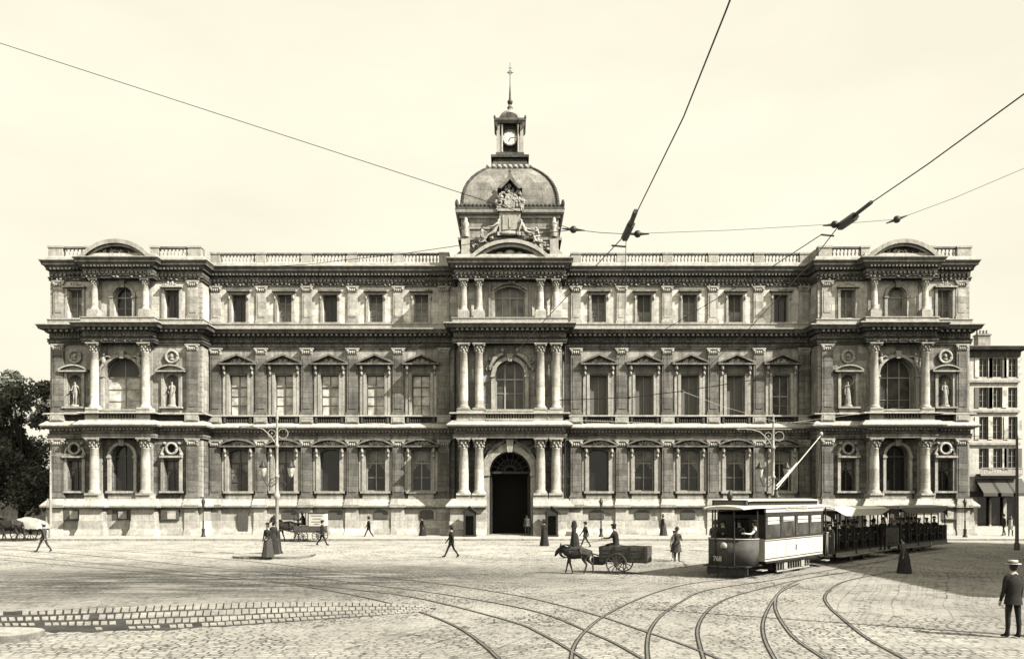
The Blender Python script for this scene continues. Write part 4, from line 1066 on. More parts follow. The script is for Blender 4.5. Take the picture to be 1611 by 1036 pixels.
def person(label, loc, face, pose={}, cloth='suit', hat='bowler', hatm='suit', outfit='jacket', coat=None, scale=1.0, group=None, extra=None, sub=1, name='person', skin='skin', shoe='shoe'):
    """face: compass of the walk in degrees, 0 = away from camera (+y), 90 = to the left, 180 = towards camera, -90 = right"""
    root = empty(name, (loc[0], loc[1], loc[2] if len(loc) > 2 else 0), R(face + 180), label, 'person', group)
    root.scale = (scale,)*3
    p = dict(pose); 
    if outfit in ('dress',): p['fem'] = 1
    me, J = human(p, sub=sub)
    for k in (cloth, skin, shoe): me.materials.append(M[k])
    b = bpy.data.objects.new('body', me); COL.objects.link(b); b.parent = root
    P = J['pelvis'][0]; C = J['collar'][0]; coat = coat or cloth
    dy = (C[1]-P[1])
    if outfit == 'jacket':
        mb = MB(); z0 = P[2]-.2; z1 = C[2]+.02
        n = 14; lv = [(0,.215,.8),(.15,.2,.78),(.3,.175,.76),(.5,.19,.74),(.7,.21,.7),(.84,.215,.64),(.95,.15,.64),(1,.085,.8)]
        vs = []; fs = []
        for t, r, sy in lv:
            z = z0+(z1-z0)*t; yy = P[1] + dy*max(0, (z-P[2])/(C[2]-P[2]))
            for i in range(n): a = 2*PI*i/n; vs.append((P[0]+r*math.cos(a), yy+r*sy*math.sin(a), z))
        for j in range(len(lv)-1):
            for i in range(n): fs.append((j*n+i, j*n+(i+1)%n, (j+1)*n+(i+1)%n, (j+1)*n+i))
        mb.add(vs, fs, 0, True); mb.build('jacket', M[coat], root)
        mb = MB(); x, y, z = J['neck'][0]; mb.lathe([(.075,z-.05),(.068,z-.005)], (x,y), 12); mb.build('collar', M['white_cloth'], root)
    elif outfit in ('dress','frock'):
        mb = MB(); k = 1.0 if outfit == 'dress' else .8; zb = .02 if outfit == 'dress' else .52
        z = P[2]
        pr = [(.33*k,zb),(.31*k,zb+.1),(.265*k,zb+(z-zb)*.45),(.215,z-.12),(.18,z+.02),(.13,z+.14)]
        mb.lathe(pr, (P[0],P[1]+.05), 30, 0, 1, 1.05, .11, 8); mb.build('skirt', M[coat], root)
        mb = MB(); mb.lathe([(.13,z+.12),(.15,z+.3),(.17,z+.42),(.12,z+.5),(.07,z+.54)], (P[0],P[1]+dy*.6), 16, 0, 1.05, .78); mb.build('bodice', M[cloth], root)
    elif outfit == 'apron':
        mb = MB(); z = P[2]; mb.lathe([(.2,z-.45),(.185,z-.1),(.16,z+.1),(.165,z+.4)], (P[0],P[1]), 14, 0, 1, .75); mb.build('smock', M[coat], root)
    if hat: hat_mb(J, hat).build('hat' if hat != 'hair' else 'hair', [M[hatm], M['ink']], root)
    if hat not in ('hood', 'hair'):
        x, y, z = J['face'][0]; mb = MB(); mb.lathe([(.06,z-.09),(.082,z-.04),(.088,z+.02),(.08,z+.06)], (x,y+.025), 12, sy=1.1); mb.build('hair', M['hair'], root)
    x, y, z = J['face'][0]; mb = MB()
    for s in (-1,1): mb.blob((x+s*.03, y-.1, z+.005), (.013,.008,.009), nu=6, nv=4)
    mb.blob((x, y-.105, z-.055), (.025,.006,.006), nu=6, nv=3); mb.build('eyes_and_mouth', M['hair'], root)
    if extra: extra(root, J)
    return root
def at(px, py, z=0.):
    d = (CAMZ-z)*FPX/(py-HY); return (CAMX + (px-CXP)*d/FPX, d, z)
WALK = dict(leg_l=27, knee_l=4, leg_r=-20, knee_r=16, foot_r=-18, foot_l=8, arm_l=-22, arm_r=24)
WALK2 = dict(leg_l=-18, knee_l=20, foot_l=-20, leg_r=24, knee_r=3, foot_r=8, arm_l=22, arm_r=-20, elbow_l=25)
STAND = dict(leg_l=3, leg_r=-3, arm_l=4, arm_r=-3, spread=.02)
SMALL = dict(leg_l=12, knee_l=5, leg_r=-10, knee_r=8, arm_l=-8, arm_r=12)
def box_held(root, J):
    x, y, z = J['palm_l'][0]; mb = MB(); mb.box(x-.06, x+.06, y-.2, y+.16, z-.3, z-.05); tb = mb.build('carried_case', M['wood_dark'], root)
person('man in dark suit and bowler striding left over open cobbles below the left sentry box', at(710,877), 90, WALK, 'suit', 'bowler')
person('man with flat cap striding left near the left edge, in front of the leftmost pavilion', at(69,868), 95, WALK, 'suit2', 'cap', 'straw', scale=1.0)
person('man in dark jacket striding right just right of the traffic island', at(507,858), -80, WALK2, 'suit', 'cap', 'suit')
person('small distant man walking left along the kerb, right of the poster van', at(580,846), 95, WALK, 'suit', 'bowler')
person('small distant woman in narrow dark dress on the kerb left of the left sentry box', at(664,845,.0), 120, SMALL, 'dress', 'lady', 'dress', 'dress', scale=.97)
person('man in grey clothes standing on the pavement at the foot of the main doorway', at(829,842,.14), 170, STAND, 'suit3', 'cap', 'suit')
person('woman in wide black dress walking in front of the right sentry box', at(856,858), 20, SMALL, 'dress', 'lady', 'dress', 'dress', scale=.98)
person('man in dark grey jacket walking away to the left just behind the donkey', at(921,861), 100, WALK, 'suit2', 'cap', 'suit', scale=.98)
person('hooded woman in a wide dark cloak standing beyond the donkey', at(903,868), 60, dict(arm_l=5, elbow_l=40, in_l=50, arm_r=0, leg_l=4), 'dress', 'hood', 'dress', 'dress', scale=1.04)
person('woman in dark dress with a wide hat near the plinth, left of the tram front', at(1043,842,.14), 100, SMALL, 'dress2', 'lady', 'dress', 'dress', scale=.97)
person('slim figure in a short full coat standing left of the tram', at(1065,883), 175, dict(leg_l=4, leg_r=-4, arm_l=20, arm_r=30, elbow_l=70, elbow_r=60), 'dress2', 'bowler', 'dress', 'frock', scale=.97)
person('shorter companion in a white blouse close behind the short coated figure', at(1061,881), 150, dict(arm_l=30, elbow_l=60), 'white_cloth', 'cap', 'suit', 'frock', 'dress2', scale=.86)
person('woman in a long grey skirt and pale collar standing on the traffic island', at(421,876,.12), 175, dict(arm_l=8, elbow_l=50, in_l=30, arm_r=6), 'dress', 'lady', 'dress', 'dress', 'dress2', scale=.98)
person('dark figure standing half hidden against the lamp standard on the island', at(430,871.3,.12), 20, STAND, 'dress', 'lady', 'dress', 'dress', scale=1.02)
person('man in dark suit and pale straw boater seen from behind at the lower right corner', at(1594,1003), 8, dict(leg_l=3, leg_r=-2, arm_l=2, arm_r=4, out_l=10, out_r=10, spread=.015), 'suit', 'boater', 'straw', sub=2)
person('distant person in pale smock on the pavement at the right edge of the picture', at(1590,843,.14), 150, STAND, 'suit2', 'cap', 'suit', 'apron', 'white_cloth')
person('distant person walking beside the pale smocked one at the right edge', at(1579,842,.14), 90, SMALL, 'suit2', 'bowler', 'suit')

# ------------------------------------------------------------------ statues in the niches
def statue(x, label, pose, drape=True):
    root = empty('statue', (x, Y0-PD-.02, 11.06), 0, label, 'statue', 'marble statues standing in the pavilion niches'); root.scale = (1.12,)*3
    me, J = human(pose); me.materials.append(M['statue']); 
    for p in me.polygons: p.material_index = 0
    b = bpy.data.objects.new('body', me); COL.objects.link(b); b.parent = root; b.location = (0,0,.12)
    if drape:
        mb = MB(); mb.lathe([(.25,.13),(.23,.5),(.2,.9),(.17,1.15),(.15,1.3)], (.02,.02), 20, 0, 1, .8, .1, 6); mb.build('drapery', M['statue'], root)
    mb = MB(); mb.lathe([(.34,0),(.34,.1),(.3,.13)], (0,0), 14); mb.tube([(.2,.1,.1),(.18,.08,.7)], [.09,.05], 8); mb.build('plinth_block', M['statue'], root)
statue(-37.0, 'marble statue of a nude man in the niche at the far left of the facade', dict(leg_l=10, knee_l=12, arm_r=10, elbow_r=70, arm_l=-5, out_l=25), False)
statue(-28.75, 'draped marble statue in the niche right of the left pavilion balcony', dict(arm_r=20, elbow_r=90, in_r=30, arm_l=5, elbow_l=40))
statue(28.75, 'marble statue with raised arm in the niche left of the right pavilion balcony', dict(arm_l=130, out_l=20, elbow_l=20, arm_r=5, leg_r=10, knee_r=10))
statue(37.0, 'dark weathered statue in the rightmost niche of the facade', dict(arm_r=10, elbow_r=60, leg_l=12, knee_l=12))

# carved figures that belong to the palace
def carved(pose, loc, rot, sc, mat='trim'):
    me, J = human(pose); me.materials.append(M[mat])
    for p in me.polygons: p.material_index = 0
    o = bpy.data.objects.new('carved_figure', me); COL.objects.link(o); o.parent = bld; o.location = loc; o.rotation_euler = rot; o.scale = (sc,)*3; return o
REC = dict(seated=1, leg_l=60, leg_r=75, knee_l=25, knee_r=60, arm_l=50, arm_r=-30, elbow_l=30, elbow_r=20, lean=-25)
for s in (-1, 1):
    carved(REC, (s*1.35, -2.45, 24.35), (0,0,R(90*s)), 1.5, 'balus')
    carved(dict(seated=1, leg_l=80, leg_r=65, knee_l=80, knee_r=50, arm_l=60, arm_r=20, elbow_l=50, lean=20), (s*2.45, -2.3, 24.5), (0,0,R(-60*s)), 1.0, 'trim')
    carved(dict(seated=1, leg_l=70, leg_r=50, knee_l=60, knee_r=50, arm_l=100, arm_r=30, elbow_l=40), (s*.75, -2.35, 27.35), (0,0,R(70*s)), .8, 'trim')
    for t in (-1, 1):
        carved(REC, (s*PC+t*.45, -CBD-.15, 22.95), (0,0,R(90*t)), .72, 'trim')
for s in (-1,1):
    mb = MB(); q = random.Random(s+9)
    for k in range(16): t = q.random(); mb.blob((s*(1.5+1.7*t), -2.35, 25.3-.9*t*t+q.uniform(-.1,.2)), (q.uniform(.1,.22),.15,q.uniform(.08,.18)), nu=6, nv=4)
    mb.build('arch_garland', M['trim'], bld)

# ------------------------------------------------------------------ animals
def beast(name, label, cat, loc, rz, mat, S=1.0, head_low=0., horse=False, phase=0):
    J = {}; E = []
    nk = .0 if not horse else .12
    ch = [('tailroot',(-.62,0,1.0),.09),('rump',(-.5,0,1.0),(.19,.2)),('loin',(-.22,0,.95),(.25,.26)),('belly',(.05,0,.9),(.27,.29)),('chest',(.34,0,.91),(.23,.28)),('withers',(.5,0,1.0),(.15,.22)),
          ('neck',(.66,0,1.18+nk-head_low*.4),(.11,.16)),('poll',(.82,0,1.32+nk*2-head_low),(.085,.11)),('cheek',(.9,0,1.2+nk*2-head_low),(.08,.11)),('muzzle',(1.0,0,1.02+nk*2-head_low),(.052,.06)),('lip',(1.03,0,.95+nk*2-head_low),(.045,.045))]
    for n, p, r in ch: J[n] = (p, r)
    E += [(a[0], b[0]) for a, b in zip(ch, ch[1:])]
    el = .09 if horse else .2
    for s, n in ((-1,'r'),(1,'l')):
        J['ear_'+n] = ((.78,s*.05,1.36+nk*2-head_low), .03); J['tip_'+n] = ((.75,s*.08,1.36+nk*2-head_low+el), .014); E += [('poll','ear_'+n),('ear_'+n,'tip_'+n)]
        f = s*.1*(1 if phase else -1)
        J['shoulder_'+n] = ((.36,s*.12,.78), .1); J['fore_'+n] = ((.37+f*.5,s*.12,.6), .07); J['fknee_'+n] = ((.38+f,s*.12,.42), .046); J['ffet_'+n] = ((.36+f*1.8,s*.12,.13), .032); J['fhoof_'+n] = ((.39+f*1.9,s*.12,.035), .045)
        g = -f
        J['thigh_'+n] = ((-.46,s*.12,.82), .14); J['stifle_'+n] = ((-.38+g*.5,s*.13,.64), .1); J['hock_'+n] = ((-.58+g,s*.13,.44), .048); J['hfet_'+n] = ((-.54+g*1.6,s*.13,.13), .034); J['hhoof_'+n] = ((-.5+g*1.7,s*.13,.035), .046)
        E += [('chest','shoulder_'+n),('shoulder_'+n,'fore_'+n),('fore_'+n,'fknee_'+n),('fknee_'+n,'ffet_'+n),('ffet_'+n,'fhoof_'+n),('rump','thigh_'+n),('thigh_'+n,'stifle_'+n),('stifle_'+n,'hock_'+n),('hock_'+n,'hfet_'+n),('hfet_'+n,'hhoof_'+n)]
    J['tail1'] = ((-.72,0,.85), .03); J['tail2'] = ((-.76,0,.5), .04 if horse else .018); E += [('tailroot','tail1'),('tail1','tail2')]
    me = bake_skin(J, E, 'belly', 2); me.materials.append(M[mat])
    root = empty(name, (loc[0],loc[1],0), rz, label, cat); root.scale = (S,)*3
    b = bpy.data.objects.new('body', me); COL.objects.link(b); b.parent = root
    mb = MB(); mb.tube([(.48,0,1.16),(.64,0,1.3+nk-head_low*.4),(.78,0,1.4+nk*2-head_low)], [.03,.05,.03], 6); mb.build('mane', M['hair'], root)
    mb = MB(); 
    mb.ring(.52, 1.0, .27, .31, 0, 360, -.14, .14, 16)
    for s in (-1,1): mb.tube([(.5,s*.17,.98),(-.2,s*.24,.9),(-.75,s*.27,.85)], .014, 5)
    mb.tube([(.9,.07,1.2+nk*2-head_low),(.5,.2,1.08),(0,.22,1.08),(-.6,.2,1.1)], .008, 4)
    mb.build('harness', M['shoe'], root)
    return root
def heading(deg): return R(deg)
beast('donkey', 'dark donkey with lowered head harnessed to the two wheeled box cart', 'donkey', at(908,902), R(160), 'donkey', .98, .2)
bx_ = at(452,851.5); beast('horse', 'dark horse harnessed to the van that carries a poster, behind the lamp standard', 'horse', bx_, R(180), 'horse', 1.3, .1, True, 1)
hx_ = at(17,851); beast('horse', 'dark draught horse pulling the sheeted cart at the left edge', 'horse', hx_, R(178), 'horse', 1.4, .3, True)

# ------------------------------------------------------------------ carts
def spoked_wheel(name, parent, c, r, n=12, mat='wood_cart', w=.06):
    mb = MB(); x, y, z = c
    mb.ring(x, z, r-.05, r, 0, 360, -y-w/2, -y+w/2, 30, 0, False); mb.ring(x, z, 0, r*.16, 0, 360, -y-w, -y+w, 14)
    for k in range(n):
        a = 2*PI*k/n; mb.bar((x+r*.1*math.cos(a), z+r*.1*math.sin(a)), (x+(r-.04)*math.cos(a), z+(r-.04)*math.sin(a)), .035, -y-.018, -y+.018)
    return mb.build(name, M[mat], parent)
c_ = at(984,901); cart = empty('donkey_cart', (c_[0], c_[1], 0), R(160), 'low two wheeled box cart of dark planks drawn by the donkey', 'cart')
mb = MB()
for s in (-1,1):
    for k in range(4): mb.taper((0,s*(.5+.02*k)), (1.05,.018), (1.07,.018), .56+.16*k, .56+.16*k+.15)
for x in (-1.05,1.05):
    for k in range(4): mb.box(x-.02, x+.02, -.5, .5, .56+.16*k, .56+.16*k+.15)
mb.box(-1.05,1.05,-.5,.5,.5,.56)
mb.build('cart_box', M['wood_cart'], cart)
for x in (-.95,-.3,.35,.95):
    for s in (-1,1): mb = MB(); mb.box(x-.035, x+.035, s*.58-.02, s*.58+.02, .5, 1.2); mb.build('cart_stave', M['wood_dark'], cart)
for s in (-1,1): spoked_wheel('wheel', cart, (.25, s*.72, .46), .46)
mb = MB(); mb.tube([(.25,-.74,.46),(.25,.74,.46)], .035, 8); mb.build('axle', M['iron'], cart)
for s in (-1,1): mb = MB(); mb.tube([(.9,s*.42,.62),(1.6,s*.36,.8),(2.85,s*.3,.86)], .03, 6); mb.build('shaft', M['wood_cart'], cart)
mb = MB(); mb.box(.95,1.45,-.42,.42,.36,.68); mb.build('front_box', M['wood_dark'], cart)
mb = MB(); mb.box(.25,.62,-.48,.48,1.18,1.22); mb.build('seat_board', M['wood_cart'], cart)
SIT = dict(seated=1, leg_l=82, leg_r=80, knee_l=70, knee_r=72, arm_l=35, arm_r=35, elbow_l=50, elbow_r=50, lean=8)
def seated(label, loc, face, cloth, hat, hatm, coat=None, outfit='jacket', scale=1, group=None, pose=None):
    # pelvis of the seated figure is .9 above its origin
    return person(label, (loc[0], loc[1], loc[2]-.86*scale), face, pose or SIT, cloth, hat, hatm, outfit, coat, scale, group)
a_ = Matrix.Rotation(R(160), 3, 'Z') @ Vector((.42,0,0))
seated('driver in a dark jacket sitting on the donkey cart holding the reins', (c_[0]+a_.x, c_[1]+a_.y, 1.25), 70, 'suit', 'cap', 'suit', scale=.98)
mb = MB(); r0 = Matrix.Rotation(R(160), 3, 'Z')
P = [Vector((c_[0],c_[1],0)) + r0 @ Vector(v) for v in ((.85,.12,1.45),(1.6,.12,1.35),(2.7,.1,1.2))]
mb.tube(P, .01, 5); tag(mb.build('reins', M['shoe']), 'thin leather reins between the cart driver and the donkey', 'reins')

v_ = at(489,851.5); van = empty('poster_van', (v_[0], v_[1], 0), R(180), 'light horse drawn van with a pale poster panel on its side, standing at the kerb', 'cart')
mb = MB(); mb.box(-1.15,1.2,-.6,.6,.72,.82); mb.box(-1.1,1.15,-.62,.62,.82,1.2); mb.build('body', M['wood_cart'], van)
mb = MB(); mb.box(-1.15,.0,-.64,.64,1.2,2.16); mb.build('poster_box', M['poster'], van)
mb = MB()
for s in (-1,1):
    for k, (a, b, z) in enumerate(((-1.0,-.15,1.95),(-.9,-.3,1.72),(-1.0,-.2,1.5),(-.8,-.4,1.34))): mb.box(a, b, s*.645-.004, s*.645+.004, z, z+.05)
mb.build('poster_lines', M['suit3'], van)
for x in (.05,.55,1.12):
    for s in (-1,1): mb = MB(); mb.box(x-.025,x+.025,s*.58-.02,s*.58+.02,1.2,2.17); mb.build('canopy_post', M['wood_dark'], van)
mb = MB(); mb.box(-1.2,1.25,-.68,.68,2.17,2.22); mb.build('canopy', M['wood_dark'], van)
for x, r in ((.75,.38),(-.7,.46)):
    for s in (-1,1): spoked_wheel('wheel', van, (x, s*.68, r), r, 10)
for s in (-1,1): mb = MB(); mb.tube([(1.1,s*.3,.7),(2.8,s*.34,1.05)], .03, 6); mb.build('shaft', M['wood_cart'], van)
seated('driver sitting under the canopy of the poster van', (v_[0]-.55, v_[1], 1.35), 90, 'suit', 'bowler', 'suit')

l_ = at(38,850); lc = empty('sheeted_cart', (l_[0], l_[1], 0), R(178), 'two wheeled cart heaped under a pale tarpaulin at the left edge', 'cart')
mb = MB(); mb.box(-1.5,1.4,-.7,.7,.82,.95); mb.tube([(1.3,.4,.9),(3.3,.36,1.1)], .04, 6); mb.tube([(1.3,-.4,.9),(3.3,-.36,1.1)], .04, 6); mb.build('cart_bed', M['wood_cart'], lc)
for s in (-1,1): spoked_wheel('wheel', lc, (.0, s*.8, .6), .6, 12)
mb = MB(); n, k = 18, 10; vs = []; fs = []; q = random.Random(3)
for i in range(n+1):
    for j in range(k+1):
        u, w = i/n, j/k; x = -1.75+3.4*u; y = -.78+1.56*w
        h = .95 + (.85*math.sin(PI*min(1,u*.85+.12))**.7 * (math.sin(PI*w)**.45 if 0 < w < 1 else 0)) * (1 if 0 < i < n else 0) + q.uniform(-.05,.05)
        vs.append((x, y, h))
for i in range(n):
    for j in range(k): a = i*(k+1)+j; fs.append((a, a+1, a+k+2, a+k+1))
mb.add(vs, fs, 0, True); mb.build('tarpaulin', M['tarpaulin'], lc)

# ------------------------------------------------------------------ tram and open trailers
def text_mesh(s, size, mat, parent, loc, rot, name='number'):
    cu = bpy.data.curves.new('t', 'FONT'); cu.body = s; cu.size = size; cu.extrude = .004; cu.align_x = 'CENTER'; cu.offset = .006
    o = bpy.data.objects.new('t', cu); COL.objects.link(o); dg = bpy.context.evaluated_depsgraph_get(); dg.update()
    me = bpy.data.meshes.new_from_object(o.evaluated_get(dg), depsgraph=dg); bpy.data.objects.remove(o); bpy.data.curves.remove(cu)
    me.materials.clear(); me.materials.append(M[mat]); b = bpy.data.objects.new(name, me); COL.objects.link(b); b.parent = parent; b.location = loc; b.rotation_euler = rot; return b
TA = math.atan2(-.765, -.645)
tram = empty('electric_tram', (12.05, 37.63, 0), TA, 'cream and dark electric tram with its trolley pole raised, facing the camera', 'tram')
L0 = 3.33; HW = 1.05
def curve_front(r=.9, x0=3.9, n=10, z0=.6, z1=1.62, t=.04, sgn=1):
    mb = MB(); pts = [(x0, -HW)] + [(x0 + 1.0*math.cos(a)**.7 if math.cos(a) > 0 else x0, HW*math.sin(a)) for a in [(-PI/2 + PI*i/n) for i in range(1, n)]] + [(x0, HW)]
    vs = [(sgn*x, y, z0) for x, y in pts] + [(sgn*x, y, z1) for x, y in pts] + [(sgn*(x-t), y*.97, z1) for x, y in pts] + [(sgn*(x-t), y*.97, z0) for x, y in pts]
    k = len(pts); fs = []
    for i in range(k-1):
        for j in range(4): a = j*k+i; b = ((j+1)%4)*k+i; fs.append((a, a+1, b+1, b))
    mb.add(vs, fs, 0, True); return mb, pts
mb = MB()   # lower body side panels
for s in (-1,1): mb.box(-L0, L0, s*HW-.03, s*HW+.03, .66, 1.58)
for x in (-L0, L0):
    for s in (-1,1): mb.box(x-.03, x+.03, s*.72-.35, s*.72+.35, .66, 1.6)
mb.build('side_panel', M['cream'], tram)
mb = MB()
for s in (-1,1):
    y = s*(HW+.035); mb.box(-L0, L0, y-.008, y+.008, .74, .77); mb.box(-L0, L0, y-.008, y+.008, 1.5, 1.53); mb.box(-L0-.04, L0+.04, y-.02, y+.02, 1.58, 1.66)
    mb.box(-L0-.02, L0+.02, y-.03, y+.03, .58, .66)
for s in (-1,1):
    for x in (-2.2,-1.1,1.1,2.2): mb.box(x-.006,x+.006, s*(HW+.033)-.003, s*(HW+.033)+.003, .78, 1.49)
for s in (-1,1): mb.box(-.05,.05, s*(HW+.04)-.004, s*(HW+.04)+.004, 1.0, 1.25)
mb.build('panel_lining', M['wood_dark'], tram)
for s in (-1,1):
    f = MB(); y = s*HW
    f.box(-L0, L0, y-.04, y+.04, 2.52, 2.72)
    for x in (-L0+.04, -1.66, 0, 1.66, L0-.04): f.box(x-.05, x+.05, y-.035, y+.035, 1.66, 2.52)
    f.box(-L0, L0, y-.02, y+.02, 2.33, 2.36)
    fo = f.build('window_frame', M['wood_dark'], tram)
    g = MB(); g.box(-L0+.08, L0-.08, y-.012, y+.012, 1.66, 2.52); g.build('pane', M['glass_mid'], fo)
    b = MB()
    for k in range(4): x = -L0+.2+k*1.66; b.box(x, x+1.2, y*.985-.01 if s>0 else y*.985-.01, y*.985+.035, 2.2 if k!=2 else 2.3, 2.5)
    b.build('curtain', M['poster'], fo)
for x in (-L0+.02, L0-.02):
    mb = MB(); mb.box(x-.03,x+.03,-1.0,-.38,1.6,2.6); mb.box(x-.03,x+.03,.38,1.0,1.6,2.6); mb.box(x-.03,x+.03,-.38,.38,2.45,2.6); mb.build('bulkhead', M['wood_dark'], tram)
mb = MB(); mb.box(-L0+.1,L0-.1,-.95,.95,.62,.68); mb.box(-L0+.2,L0-.2,-.95,-.55,1.0,1.1); mb.box(-L0+.2,L0-.2,.55,.95,1.0,1.1); mb.build('saloon_floor', M['wood_dark'], tram)
# letter board and roof
mb = MB()
for s in (-1,1): mb.box(-L0, L0, s*(HW+.02)-.04, s*(HW+.02)+.04, 2.7, 2.92)
mb.build('letter_board', M['cream'], tram)
mb = MB(); mb.box(-1.25, 1.25, HW+.06, HW+.09, 2.8, 3.0); mb.build('route_board', M['poster'], tram)
mb = MB(); q = random.Random(6); x = -1.1
while x < 1.1: w = q.uniform(.04,.1); mb.box(x, x+w, HW+.09, HW+.097, 2.84, 2.84+q.uniform(.07,.12)); x += w+.05
mb.build('route_board_lettering', M['ink'], tram)
mb = MB(); n = 10
def roof_prof(hw, z, rise): return [(hw*math.sin(-PI/2+PI*i/n), z + rise*math.cos(-PI/2+PI*i/n)) for i in range(n+1)]
def along(mb, pr, x0, x1, m=0, taper=.75):
    k = len(pr); xs = [(x0, taper), (x0+.5, 1), (x1-.5, 1), (x1, taper)]
    vs = [(x, y*t, z - (.05 if t < 1 else 0)) for x, t in xs for y, z in pr]; fs = []
    for a in range(3):
        for i in range(k-1): o = a*k+i; fs.append((o, o+1, o+k+1, o+k))
        o = a*k; fs.append((o+k-1, o, o+k, o+2*k-1))
    fs += [tuple(range(k)), tuple(range(3*k, 4*k))]; mb.add(vs, fs, m)
along(mb, roof_prof(1.17, 2.88, .14), -5.0, 5.0); mb.build('roof', M['cream'], tram)
mb = MB(); mb.box(-3.9, 3.9, -.62, .62, 2.95, 3.18); mb.build('clerestory', M['wood_dark'], tram)
mb = MB(); along(mb, roof_prof(.72, 3.18, .1), -4.3, 4.3); mb.build('clerestory_roof', M['cream'], tram)
mb = MB(); mb.box(4.3, 4.5, -.75, .75, 2.98, 3.22); mb.build('destination_box', M['green'], tram)
mb = MB(); mb.box(4.5,4.51,-.65,.65,3.04,3.16); mb.build('destination_plate', M['mid_paint'], tram)
mb = MB(); mb.lathe([(.06,3.22),(.12,3.3),(.12,3.46),(.05,3.56),(.02,3.62)], (4.4,.0), 10); mb.build('roof_lamp', M['iron'], tram)
for sg_ in (1,-1):
    mb, pts = curve_front(sgn=sg_, z0=.5, z1=1.6); 
    dash = mb.build('dash_panel', M['green'] if sg_ > 0 else M['mid_paint'], tram)
    m2 = MB(); k = len(pts); m2.tube([(sg_*x, y, 1.62) for x, y in pts], .03, 6); m2.build('dash_rail', M['steel'], dash)
    m2 = MB(); m2.box(sg_*3.3 if sg_>0 else -4.9, 4.9 if sg_>0 else -3.3, -.95, .95, .48, .54); m2.build('platform_floor', M['wood_dark'], tram)
    for x, y in ((3.95,-1.0),(3.95,1.0),(4.88,-.42),(4.88,.42)): m2 = MB(); m2.tube([(sg_*x,y,.55),(sg_*x,y,2.85)], .03, 6); m2.build('platform_post', M['wood_dark'], tram)
    for s in (-1,1): m2 = MB(); m2.box(*(sorted((sg_*3.4, sg_*3.95))), s*1.05-.12 if s>0 else -1.2, s*1.05+.15 if s>0 else -.93, .3, .34); m2.build('step', M['steel'], tram)
mb = MB(); mb.lathe([(.001,.0),(.14,.02),(.15,.1),(.1,.16),(.001,.17)], (0,0), 14); hl = mb.build('headlight', M['steel'], tram); hl.location = (4.9,0,1.35); hl.rotation_euler = (0, R(90), 0)
text_mesh('768', .28, 'poster', tram, (4.93, -.3, .72), (R(90), 0, R(80)), 'fleet_number')
text_mesh('1', .22, 'ink', tram, (.0, HW+.045, 1.02), (R(90), 0, R(180)), 'side_number')
mb = MB(); mb.box(4.6,4.68,-.9,.9,.16,.44)
for y in (-.8,-.4,0,.4,.8): mb.box(4.66,4.7,y-.03,y+.03,.1,.5)
mb.build('fender', M['wood_dark'], tram)
# truck
mb = MB()
for s in (-1,1):
    y = s*.95; mb.box(-2.0,2.0,y-.03,y+.03,.48,.55); mb.box(-1.9,1.9,y-.03,y+.03,.12,.18)
    for k in range(14): x = -1.85+k*.285; mb.box(x-.02,x+.02,y-.02,y+.02,.18,.48)
    for x in (-1.0,1.0): mb.box(x-.18,x+.18,y-.05,y+.06,.2,.5)
mb.build('truck_frame', M['steel'], tram)
for x in (-1.0,1.0):
    for s in (-1,1): mb = MB(); mb.ring(x,.39,0,.39,0,360,-s*.76-.05,-s*.76+.05,20); mb.build('wheel', M['iron'], tram)
mb = MB(); mb.box(-1.6,1.6,-.6,.6,.15,.5); mb.build('motor', M['iron'], tram)
mb = MB()
mb.lathe([(.2,3.25),(.22,3.4),(.1,3.45),(.09,3.7)], (-.4,0), 12)
wr = Matrix.Rotation(-TA, 3, 'Z'); 
tip = wr @ (Vector(((1292-CXP)*40/FPX+CAMX, 40, 0)) - Vector((12.05,37.63,0))); tipz = CAMZ + (HY-684)*40/FPX
mb.build('trolley_base', M['iron'], tram)
mb = MB(); mb.tube([(-.4,0,3.7),(tip.x,tip.y,tipz)], [.035,.022], 8); mb.tube([(-.4,0,3.85),(-.4+(tip.x+.4)*.45,tip.y*.45,3.75+(tipz-3.7)*.45)], .04, 6); mb.blob((tip.x,tip.y,tipz+.05),(.09,.09,.12)); mb.build('trolley_pole', M['wire_light'], tram)
mb = MB(); mb.tube([(tip.x,tip.y,tipz),(-4.6,.3,2.9),(-4.7,.3,1.5)], .012, 4); mb.build('trolley_rope', M['wire'], tram)
mb = MB()
for y in (-.45,0,.45): mb.box(-3.6,3.2,y-.04,y+.04,3.29,3.32)
mb.build('roof_walk', M['wood_cart'], tram)
def tw(root_loc, ang, v):
    a = Matrix.Rotation(ang, 3, 'Z') @ Vector(v); return (root_loc[0]+a.x, root_loc[1]+a.y, v[2])
TL = (12.05, 37.63)
TF = math.degrees(TA) - 90
CAB = dict(arm_l=40, arm_r=35, elbow_l=60, elbow_r=60)
person('tram driver in dark uniform and cap at the controls behind the front dash', tw(TL,TA,(4.3,-.35,.55)), TF, CAB, 'suit', 'cap', 'suit')
person('conductor leaning out in white shirt sleeves at the tram entrance', tw(TL,TA,(3.75,.8,.55)), TF-60, dict(arm_l=45, elbow_l=50, out_l=30, arm_r=20, out_r=30), 'white_cloth', 'cap', 'suit', 'apron', 'suit2')
person('man in a pale jacket standing on the far side of the tram front platform', tw(TL,TA,(4.0,-.85,.55)), TF+30, CAB, 'suit3', 'straw' and 'boater', 'straw')
person('passenger in a dark hat standing in the middle of the tram front platform', tw(TL,TA,(3.7,.1,.55)), TF, STAND, 'suit', 'bowler', 'suit')
